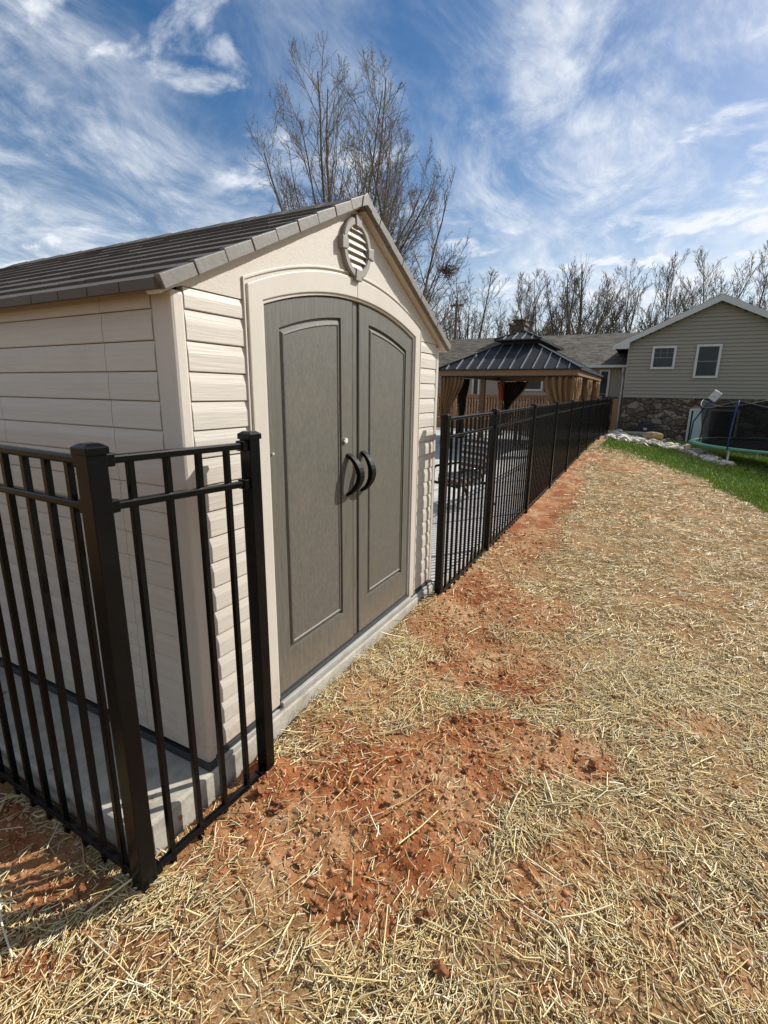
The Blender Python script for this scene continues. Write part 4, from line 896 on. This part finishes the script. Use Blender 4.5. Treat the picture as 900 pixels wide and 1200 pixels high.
# ------------------------------------------------------------------ bare trees
def unit(v): return v/(np.linalg.norm(v)+1e-9)
def tree(name, x, y, h, label, group=None, seed=0, rx=4.0, low=.25, trunk_r=.22, leaders=7, fork=.16, nb=(11, 8, 6), twig=M_twig, minr=.009, upt=.08, tilt=38, stub=0.0, skew=(0, 0)):
    """bare tree whose stems fan out inside an egg-shaped envelope: rx wide, from low*h up to h"""
    z0 = .1; rg = np.random.default_rng(seed); Vs = []; Fs = []; Vt = []; Ft = []; up = np.array([0, 0, 1.0])
    zc = z0+h*(low+1)*.53; rz = z0+h-zc; rzl = zc-z0-h*low*.7; cx, cy = x+skew[0], y+skew[1]; o3 = np.array([x, y, z0])
    def F(p):
        dz = p[2]-zc; return ((p[0]-cx)**2+(p[1]-cy)**2)/rx**2+(dz/(rz if dz > 0 else rzl))**2
    def tube(pts, rad, n, V, Fc):
        base = len(V); prev = None; k = len(pts)
        for i in range(k):
            d = unit(pts[min(i+1, k-1)]-pts[max(i-1, 0)])
            q = np.array((d[1]*1.0-d[2]*.2, d[2]*.3-d[0]*1.0, d[0]*.2-d[1]*.3)) if prev is None else prev-d*(prev @ d)
            q = unit(q); prev = q; t = np.array((d[1]*q[2]-d[2]*q[1], d[2]*q[0]-d[0]*q[2], d[0]*q[1]-d[1]*q[0]))
            for j in range(n): a = 2*math.pi*j/n; V.append(pts[i]+(q*math.cos(a)+t*math.sin(a))*rad[i])
        for i in range(k-1):
            for j in range(n): a = base+i*n+j; b_ = base+i*n+(j+1) % n; Fc.append((a, b_, b_+n, a+n))
    def branch(p, d, ln, r, lev):
        ns = (8, 6, 4, 3)[lev]; wob = (.06, .11, .17, .24)[lev]; pts = [p]; dd = d
        for i in range(ns):
            dd = unit(dd+rg.normal(0, wob, 3)+up*upt*(.35, 1.3, 1.6, 1.6)[lev]); q = pts[-1]+dd*ln/ns
            if F(q) > (1.10+.12*rg.random() if lev else 1.03): break
            pts.append(q)
        if len(pts) < 2: return
        m_ = len(pts)-1; tp = (.20, .25, .35, .5)[lev]; rad = [max(minr*(.6 if lev == 3 else .8), r*(1-(1-tp)*i/m_)) for i in range(m_+1)]
        if lev == 0: tube(pts, rad, 7, Vs, Fs)
        else: tube(pts, rad, (0, 5, 4, 3)[lev], Vt, Ft)
        if lev >= len(nb) or (lev == 1 and rg.random() < stub): return
        n = nb[lev]
        for k in range(n):
            t = (.20, .15, .12)[lev]+(.80, .85, .88)[lev]*(k+rg.random()*.8)/n; t = min(t, .985); f = t*m_; i = min(int(f), m_-1); q = pts[i]+(pts[i+1]-pts[i])*(f-i)
            ax = unit(pts[i+1]-pts[i]); s_ = rg.normal(0, 1, 3); s_ = unit(s_-ax*(s_ @ ax)); ang = R(rg.uniform(18, 46) if lev == 0 else rg.uniform(22, 58))
            cd = unit(ax*math.cos(ang)+s_*math.sin(ang)+up*.10)
            branch(q, cd, ln*(1-.62*t)*rg.uniform(.40, .62), max(minr, r*(1-(1-tp)*t)*rg.uniform(.32, .5)), lev+1)
    top = np.array([x, y, z0+h*fork]); b0 = np.array([x, y, z0-.3])
    tube([b0, (b0+top)/2+rg.normal(0, .04, 3), top+rg.normal(0, .03, 3)], [trunk_r*1.3, trunk_r*1.05, trunk_r*.95], 9, Vs, Fs)
    for k in range(leaders):
        th = R(tilt)*math.sqrt((k+.35)/leaders); az = 2.39996*k+seed; d = np.array([math.sin(th)*math.cos(az), math.sin(th)*math.sin(az), math.cos(th)])
        st = top-up*h*fork*.25*rg.random(); ln = .5
        while F(st+d*ln) < .93 or ln < 1.5:
            ln += .2
            if ln > h: break
        branch(st, unit(d-up*.10*(th > .2)), ln*rg.uniform(.93, 1.02), trunk_r*rg.uniform(.34, .55)*(1.15-.4*th), 0)
    t = thing(name, (x, y, z0), label, 'tree', group)
    for nm, V, Fc, M_ in (('trunk', Vs, Fs, M_ironbark), ('crown', Vt, Ft, twig)):
        o = np_mesh(nm, np.array(V)-o3, np.array(Fc), M_, smooth=True); o.parent = t
    return t
def tree_at(px, py, d): p = CAM+pixel(px, py)*d; return p.x, p.y
def stand(px, ptop, d):
    # foot and height of a tree about d metres away whose top is seen at (px, ptop)
    q = pixel(px, (ptop*2+440)/3); hd_ = q.to_2d().normalized()*d; x, y = CAM.x+hd_.x, CAM.y+hd_.y
    a = Vector((x, y, 0))-CAM; k = (600-ptop)/577.07
    return x, y, (k*a.dot(FW)-a.dot(UP))/(UP.z-k*FW.z)
gt = 'bare trees behind the house'
for i, (px, ptop, d, lab, kw) in enumerate([
    (396, 68, 34, 'tallest bare tree, its fan of stems rising straight behind the shed ridge', dict(rx=5.7, low=.28, leaders=44, fork=.17, trunk_r=.34, nb=(13, 8, 6), tilt=50, minr=.010)),
    (464, 142, 33, 'bare tree with wide right hand limbs between the shed peak and the tallest tree', dict(rx=4.7, low=.16, leaders=32, fork=.13, trunk_r=.28, nb=(12, 8, 6), tilt=64, upt=.04, minr=.010)),
    (548, 312, 44, 'rounded bare tree standing just right of the shed eave', dict(rx=4.4, low=.2, leaders=24, fork=.2, trunk_r=.24, nb=(11, 8, 5), tilt=74, upt=.04, twig=M_twig2, minr=.011)),
    (624, 320, 46, 'dense bushy bare tree left of the chimney line', dict(rx=3.2, low=.22, leaders=18, fork=.2, trunk_r=.20, nb=(13, 9, 6), tilt=52, twig=M_twig, minr=.011)),
    (676, 300, 42, 'broad bare tree with thick cut back limbs behind the wing roof', dict(rx=4.3, low=.18, leaders=18, fork=.16, trunk_r=.36, nb=(13, 9, 6), tilt=58, stub=.25, twig=M_twig2, minr=.011)),
    (736, 306, 46, 'slim bare tree behind the wing roof beside the white gable corner', dict(rx=2.3, low=.3, leaders=8, fork=.35, trunk_r=.16, nb=(10, 8, 5), tilt=36, twig=M_twig2, minr=.011)),
    (788, 296, 49, 'slim bare tree rising over the left slope of the gable', dict(rx=2.3, low=.35, leaders=8, fork=.38, trunk_r=.15, nb=(10, 8, 5), tilt=38, twig=M_twig3, minr=.011)),
    (842, 274, 46, 'bare budding tree rising over the gable peak', dict(rx=2.9, low=.3, leaders=10, fork=.33, trunk_r=.17, nb=(11, 8, 5), tilt=42, twig=M_twig3, minr=.011)),
    (893, 284, 47, 'rightmost bare budding tree at the edge of the picture', dict(rx=2.2, low=.3, leaders=10, fork=.3, trunk_r=.17, nb=(10, 8, 5), tilt=38, twig=M_twig3, minr=.011)),
    (762, 312, 58, 'thin pale bare tree set back between the slim trees', dict(rx=2.2, low=.3, leaders=4, fork=.35, trunk_r=.15, nb=(8, 7, 4), tilt=34, twig=M_twig2, minr=.012)),
    (710, 322, 60, 'bare tree set back behind the cut back limbs', dict(rx=3.0, low=.3, leaders=9, fork=.3, trunk_r=.15, nb=(8, 7, 4), tilt=40, twig=M_twig3, minr=.012)),
    (822, 306, 60, 'small set back bare tree left of the gable peak', dict(rx=2.0, low=.35, leaders=4, fork=.4, trunk_r=.14, nb=(8, 7, 4), tilt=34, twig=M_twig2, minr=.012)),
    (512, 338, 56, 'hazy set back bare tree low beside the shed eave', dict(rx=3.4, low=.2, leaders=11, fork=.2, trunk_r=.16, nb=(10, 7, 4), tilt=50, twig=M_twig3, minr=.012)),
    (592, 348, 62, 'small round bare tree low in the gap left of the chimney', dict(rx=2.6, low=.2, leaders=11, fork=.2, trunk_r=.14, nb=(8, 7, 4), tilt=50, twig=M_twig2, minr=.012)),
]):
    x, y, h = stand(px, ptop, d)
    tree('bare_tree', x, y, h, lab, gt, seed=40+i, **kw)
x, y, ph = stand(534, 352, 40); up_ = thing('utility_pole', (x, y, 0), 'thin wooden utility pole in front of the rounded bare tree', 'pole')
b = MB(); b.tube([(x, y, -.2), (x, y, ph)], [.14, .09], 10); b.build('pole_shaft', M_pole, up_)
b = MB(); zt = ph-.35; b.bar((x-.5, y, zt), (x+.5, y, zt), .08, .1); b.build('crossarm', M_pole, up_)
b = MB()
for dx in (-.42, .42): b.tube([(x+dx, y, zt+.05), (x+dx, y, zt+.18)], [.05, .03], 8)
b.build('insulator', M_galv, up_)
n0 = CAM+pixel(524, 317)*32; b = MB()
for k in range(90):
    c = Vector((random.gauss(0, .22), random.gauss(0, .22), random.gauss(0, .2))); d = Vector((random.gauss(0, 1), random.gauss(0, 1), random.gauss(0, .6))).normalized()*random.uniform(.12, .3); b.tube([n0+c-d, n0+c+d], .02, 4)
tag(b.build('stick_nest', M_stick), 'dark clump of sticks nesting in a low limb above the shed eave', 'nest')

# ------------------------------------------------------------------ rocks, boulder, clods
def lump(name, r, sub, seed, m_, flat=.6, jag=.35, cutn=0, fq=1.3):
    rg = np.random.default_rng(seed); me = bpy.data.meshes.new(name); bmx = bmesh.new(); bmesh.ops.create_icosphere(bmx, subdivisions=sub, radius=1)
    off = rg.uniform(-50, 50, 3); dirs = rg.normal(0, 1, (cutn, 3)); dirs /= np.linalg.norm(dirs, axis=1)[:, None] if cutn else 1
    for v in bmx.verts:
        c = np.array(v.co); 
        s = 1+jag*(float(fbm(np.array([c[0]*fq+off[0]+c[2]*fq*.77]), np.array([c[1]*fq+off[1]-c[2]*fq*.77]), 3, seed)[0])-.5)*2
        for q in dirs:
            dp = c @ q
            if dp > .62: s *= .62/dp
        v.co = Vector(c*s*r); v.co.z *= flat
    bmx.to_mesh(me); bmx.free(); me.materials.append(m_); return me
M_rock = [mat('pale_river_rock', (0.62, 0.58, 0.50), 0.9, var=(9, 0.2), bump=(30, .4, .01)), mat('tan_river_rock', (0.50, 0.43, 0.31), 0.9, var=(9, 0.25), bump=(30, .4, .01)), mat('grey_river_rock', (0.33, 0.31, 0.28), 0.9, var=(9, 0.25), bump=(30, .4, .01))]
protos = [lump('rock', 1.0, 3, 300+k, M_rock[(0, 0, 1, 0, 2, 0, 1, 0, 0, 0)[k]], .5, .3, 5) for k in range(10)]
cnt = 0; tries = 0
while cnt < 285 and tries < 20000:
    tries += 1
    x, y = random.uniform(.2, 4.4), random.uniform(9, 19.5)
    if float(rockbed(x, y)) < .5 or x < .25: continue
    r = random.choice((.06, .075, .09, .11, .14)); o = bpy.data.objects.new('rock', protos[cnt % 10]); COL.objects.link(o)
    o.scale = (r*random.uniform(.9, 1.5), r*random.uniform(.7, 1.1), r); o.rotation_euler = (random.uniform(-.35, .35), random.uniform(-.35, .35), random.uniform(0, 6.28))
    o.location = (x, y, float(zground(x, y))+r*random.uniform(.1, .6)); tag(o, 'pale rock in the heap between the lawn and the stone wall', 'rock', 'rocks heaped beside the lawn'); cnt += 1
n = 2600; xs = rng.uniform(.25, 4.4, n); ys = rng.uniform(9, 19.5, n); kk = rockbed(xs, ys) > .35; xs, ys = xs[kk], ys[kk]; n = len(xs)
bmx = bmesh.new(); bmesh.ops.create_icosphere(bmx, subdivisions=2, radius=1); gv = np.array([v.co[:] for v in bmx.verts]); gf = np.array([[v.index for v in f.verts] for f in bmx.faces]); bmx.free()
r0 = rng.uniform(.025, .05, n); V = gv[None]*(r0[:, None]*rng.uniform(.7, 1.5, (n, 3)))[:, None, :]*(1+rng.uniform(-.16, .16, (n, len(gv), 1)))*np.array([1, 1, .7])+np.c_[xs, ys, zground(xs, ys)+r0*.5][:, None, :]
tag(np_mesh('gravel', V.reshape(-1, 3), (gf[None]+(np.arange(n)*len(gv))[:, None, None]).reshape(-1, 3), M_rock[1]), 'small pale stones filling the gaps in the rock heap', 'gravel', kind='stuff')
a = gpt(764, 521); me = lump('boulder', 1.0, 3, 991, mat('tan_boulder', (.40, .27, .14), .9, var=(4, .3), bump=(14, .6, .03)), .55, .35, 5)
o = bpy.data.objects.new('boulder', me); COL.objects.link(o); o.scale = (.30, .22, .22); o.location = (a.x, a.y, float(zground(a.x, a.y))+.22); tag(o, 'large tan boulder lying on top of the pale rock heap', 'boulder')
cp = [lump('dirt_clod', 1.0, 3, 500+k, M_clod, .75, 1.25, 5, 2.7) for k in range(8)]
for px, py, r in [(327, 946, .030), (412, 1070, .022), (408, 925, .018), (500, 1075, .026), (370, 1063, .022), (515, 1133, .024), (590, 792, .022), (697, 900, .024), (452, 942, .02), (296, 872, .022), (282, 905, .02), (20, 950, .03), (92, 975, .022), (120, 1037, .024), (655, 862, .02), (545, 905, .018), (480, 1000, .016), (350, 1010, .015), (535, 845, .02), (612, 850, .018), (720, 822, .018), (306, 930, .024), (570, 975, .016), (440, 1110, .018), (395, 1000, .014), (780, 1055, .016), (690, 1130, .018), (560, 1030, .014), (260, 925, .022), (470, 860, .014)]:
    g_ = gpt(px, py); o = bpy.data.objects.new('dirt_clod', random.choice(cp)); COL.objects.link(o); o.scale = (r*random.uniform(.9, 1.3), r, r*random.uniform(.8, 1.1)); o.rotation_euler = (0, 0, random.uniform(0, 6))
    o.location = (g_.x, g_.y, float(zground(g_.x, g_.y))+r*.3); tag(o, 'lump of dry red clay lying on the bare ground', 'clod', 'clay lumps on the bare ground')
# crumbs: one object
base = bmesh.new(); bmesh.ops.create_icosphere(base, subdivisions=1, radius=1); bv = np.array([v.co[:] for v in base.verts]); bf = np.array([[v.index for v in f.verts] for f in base.faces]); base.free()
n = 60000; cxs = rng.uniform(-.9, 2.4, n); cys = rng.uniform(-1.1, 4.5, n); keep = (rng.random(n) < np.clip(bare(cxs, cys)*1.1, .04, 1)) & ~((cxs < .04) & (cys > -.36)); cxs, cys = cxs[keep], cys[keep]; n = len(cxs)
rr = np.clip(rng.lognormal(-5.95, .72, n), .0012, .012); sc = rr[:, None, None]*(1+rng.uniform(-.5, .5, (n, len(bv), 1)))*rng.uniform(.55, 1.5, (n, 1, 3))
sp_ = rng.uniform(0, 6.28, n); ca_, sa_ = np.cos(sp_)[:, None], np.sin(sp_)[:, None]; V = bv[None]*sc
V = np.stack([V[..., 0]*ca_-V[..., 1]*sa_, V[..., 0]*sa_+V[..., 1]*ca_, V[..., 2]*.75], -1)+np.c_[cxs, cys, zground(cxs, cys)+rr*.25][:, None, :]
tag(np_mesh('clay_crumbs', V.reshape(-1, 3), (bf[None]+(np.arange(n)*len(bv))[:, None, None]).reshape(-1, 3), M_crumb), 'loose red clay crumbs scattered over the bare ground', 'soil', kind='stuff')

# ------------------------------------------------------------------ straw and grass
M_straw = attr_color('straw', 0.6, 0.35); M_grass = attr_color('grass', 0.6, 0.3)
def straw_field(n, x0, x1, y0, y1, L0, L1, wd, lift, seed, dens):
    rg = np.random.default_rng(seed); x = rg.uniform(x0, x1, n); y = rg.uniform(y0, y1, n)
    d = np.hypot(x-1.44, y+1.2); cl = fbm(x*4.2, y*4.2, 3, 91)
    k = (rg.random(n) < np.clip(dens*(1-bare(x, y))**1.5*(.25+1.35*sstep(.3, .62, cl))+(.30 if L1 < .035 else .07), 0, 1)) & (rg.random(n) > lawn(x, y)*.97) & (rockbed(x, y) < .3)
    k &= ~((x < .055) & (y > -.38)) & ~((np.abs(x-XF) < .03) & (y > YC-.03) & (y < .25))
    return x[k], y[k], rg
def make_straw(parts):
    VV = []; FF = []; CC = []; o = 0
    for n, x0, x1, y0, y1, L0, L1, wd, lift, seed, dens, solid in parts:
        x, y, rg = straw_field(n, x0, x1, y0, y1, L0, L1, wd, lift, seed, dens); n = len(x)
        swirl = fbm(x*.9, y*.9, 2, 55)*9
        th = swirl+rg.normal(0, .92, n); ln = rg.gamma(2.2, (L0+L1)/4.4, n).clip(L0*.5, L1*1.7); pit = rg.normal(0, .11, n); bend = rg.normal(0, .38, n)*rg.integers(0, 2, n); droop = rg.normal(0, .12, n)
        dx, dy, dz = np.cos(th)*np.cos(pit), np.sin(th)*np.cos(pit), np.sin(pit)
        c = np.c_[x, y, zground(x, y)+lift*rg.random(n)**1.5+np.abs(np.sin(pit))*ln*.42+.002]
        D = np.c_[dx, dy, dz]; Sd = np.c_[-np.sin(th), np.cos(th), np.zeros(n)]; Nn = np.cross(D, Sd)
        roll = rg.uniform(-1.2, 1.2, n)[:, None]; A = Sd*np.cos(roll)+Nn*np.sin(roll); Bv = -Sd*np.sin(roll)+Nn*np.cos(roll)
        w_ = (wd*rg.uniform(.55, 1.35, n))[:, None]
        rows = []
        for t in (-.5, 0, .5):
            p = c+D*(ln*t)[:, None]+Sd*(bend*ln*(t*t-.1))[:, None]+np.array([0, 0, 1.])*(droop*ln*(.1-t*t))[:, None]
            if solid: rows.append(np.stack([p-A*w_/2, p+A*w_/2, p+Bv*w_*.55], 1))
            else: rows.append(np.stack([p-A*w_/2, p+A*w_/2], 1))
        V = np.concatenate(rows, 1); kk = V.shape[1]; m_ = 3 if solid else 2
        if solid: f = [(i*3+a, i*3+(a+1) % 3, i*3+3+(a+1) % 3, i*3+3+a) for i in (0, 1) for a in range(3)]
        else: f = [(0, 1, 3, 2), (2, 3, 5, 4)]
        F = (np.array(f)[None]+(np.arange(n)*kk)[:, None, None]).reshape(-1, 4)+o
        pal = np.array([(.80, .64, .31), (.86, .74, .44), (.66, .49, .22), (.90, .82, .58), (.48, .33, .15), (.75, .62, .36), (.38, .28, .15)])
        col = pal[rg.choice(len(pal), n, p=[.25, .17, .2, .08, .11, .12, .07])]*rg.uniform(.68, 1.06, (n, 1))
        VV.append(V.reshape(-1, 3)); FF.append(F); CC.append(np.repeat(col, kk, 0)); o += n*kk
    return np.concatenate(VV), np.concatenate(FF), np.concatenate(CC)
V, F, C = make_straw([
    # n, x0, x1, y0, y1, len0, len1, width, lift, seed, density, solid
    (98000, -.7, 3.2, -1.2, 2.2, .014, .066, .0035, .013, 1, .75, True),
    (4200, -.7, 3.2, -1.2, 2.2, .06, .14, .0056, .020, 2, .6, True),
    (62000, .05, 4.2, 2.2, 5.5, .020, .075, .0042, .014, 3, .75, False),
    (90000, .05, 5.5, 5.5, 14.5, .03, .095, .0060, .016, 4, .75, False),
    (80000, -.7, 3.2, -1.2, 3.0, .008, .03, .0022, .006, 5, .8, False)])
tag(np_mesh('straw', V, F, M_straw, C), 'loose pale straw mulch strewn over the red clay yard', 'straw', kind='stuff')
rg = np.random.default_rng(77); n = 150000; x = rg.uniform(.3, 9, n); y = rg.uniform(4.5, 21.5, n)
dn = np.hypot(x-1.44, y+1.2); k = (rg.random(n) < lawn(x, y)*np.clip(1.3-dn*.03, .5, 1)*(.55+.6*fbm(x*2.5, y*2.5, 3, 15))) & (rockbed(x, y) < .6) & (dn < 26); x, y = x[k], y[k]; n = len(x)
th = rg.uniform(0, 6.28, n); hgt = rg.uniform(.035, .085, n)*(.6+.8*fbm(x*1.4, y*1.4, 2, 61)); wd = rg.uniform(.006, .011, n); ln = rg.uniform(.1, .8, n)*hgt; la = rg.uniform(0, 6.28, n)
z = zground(x, y); sx_, sy_ = np.cos(th)*wd, np.sin(th)*wd; lx, ly = np.cos(la)*ln, np.sin(la)*ln
V = np.stack([np.c_[x-sx_, y-sy_, z-.005], np.c_[x+sx_, y+sy_, z-.005], np.c_[x+sx_*.7+lx*.35, y+sy_*.7+ly*.35, z+hgt*.6], np.c_[x-sx_*.7+lx*.35, y-sy_*.7+ly*.35, z+hgt*.6], np.c_[x+lx+sx_*.1, y+ly+sy_*.1, z+hgt], np.c_[x+lx-sx_*.1, y+ly-sy_*.1, z+hgt]], 1)
F = (np.array([(0, 1, 2, 3), (3, 2, 4, 5)])[None]+(np.arange(n)*6)[:, None, None]).reshape(-1, 4)
pal = np.array([(.21, .30, .035), (.27, .36, .05), (.16, .235, .03), (.38, .38, .11)]); col = pal[rg.choice(4, n, p=[.35, .3, .25, .1])]*rg.uniform(.8, 1.25, (n, 1))
tag(np_mesh('grass', V.reshape(-1, 3), F, M_grass, np.repeat(col, 6, 0)), 'short bright green grass growing along the rock heap', 'grass', kind='stuff')
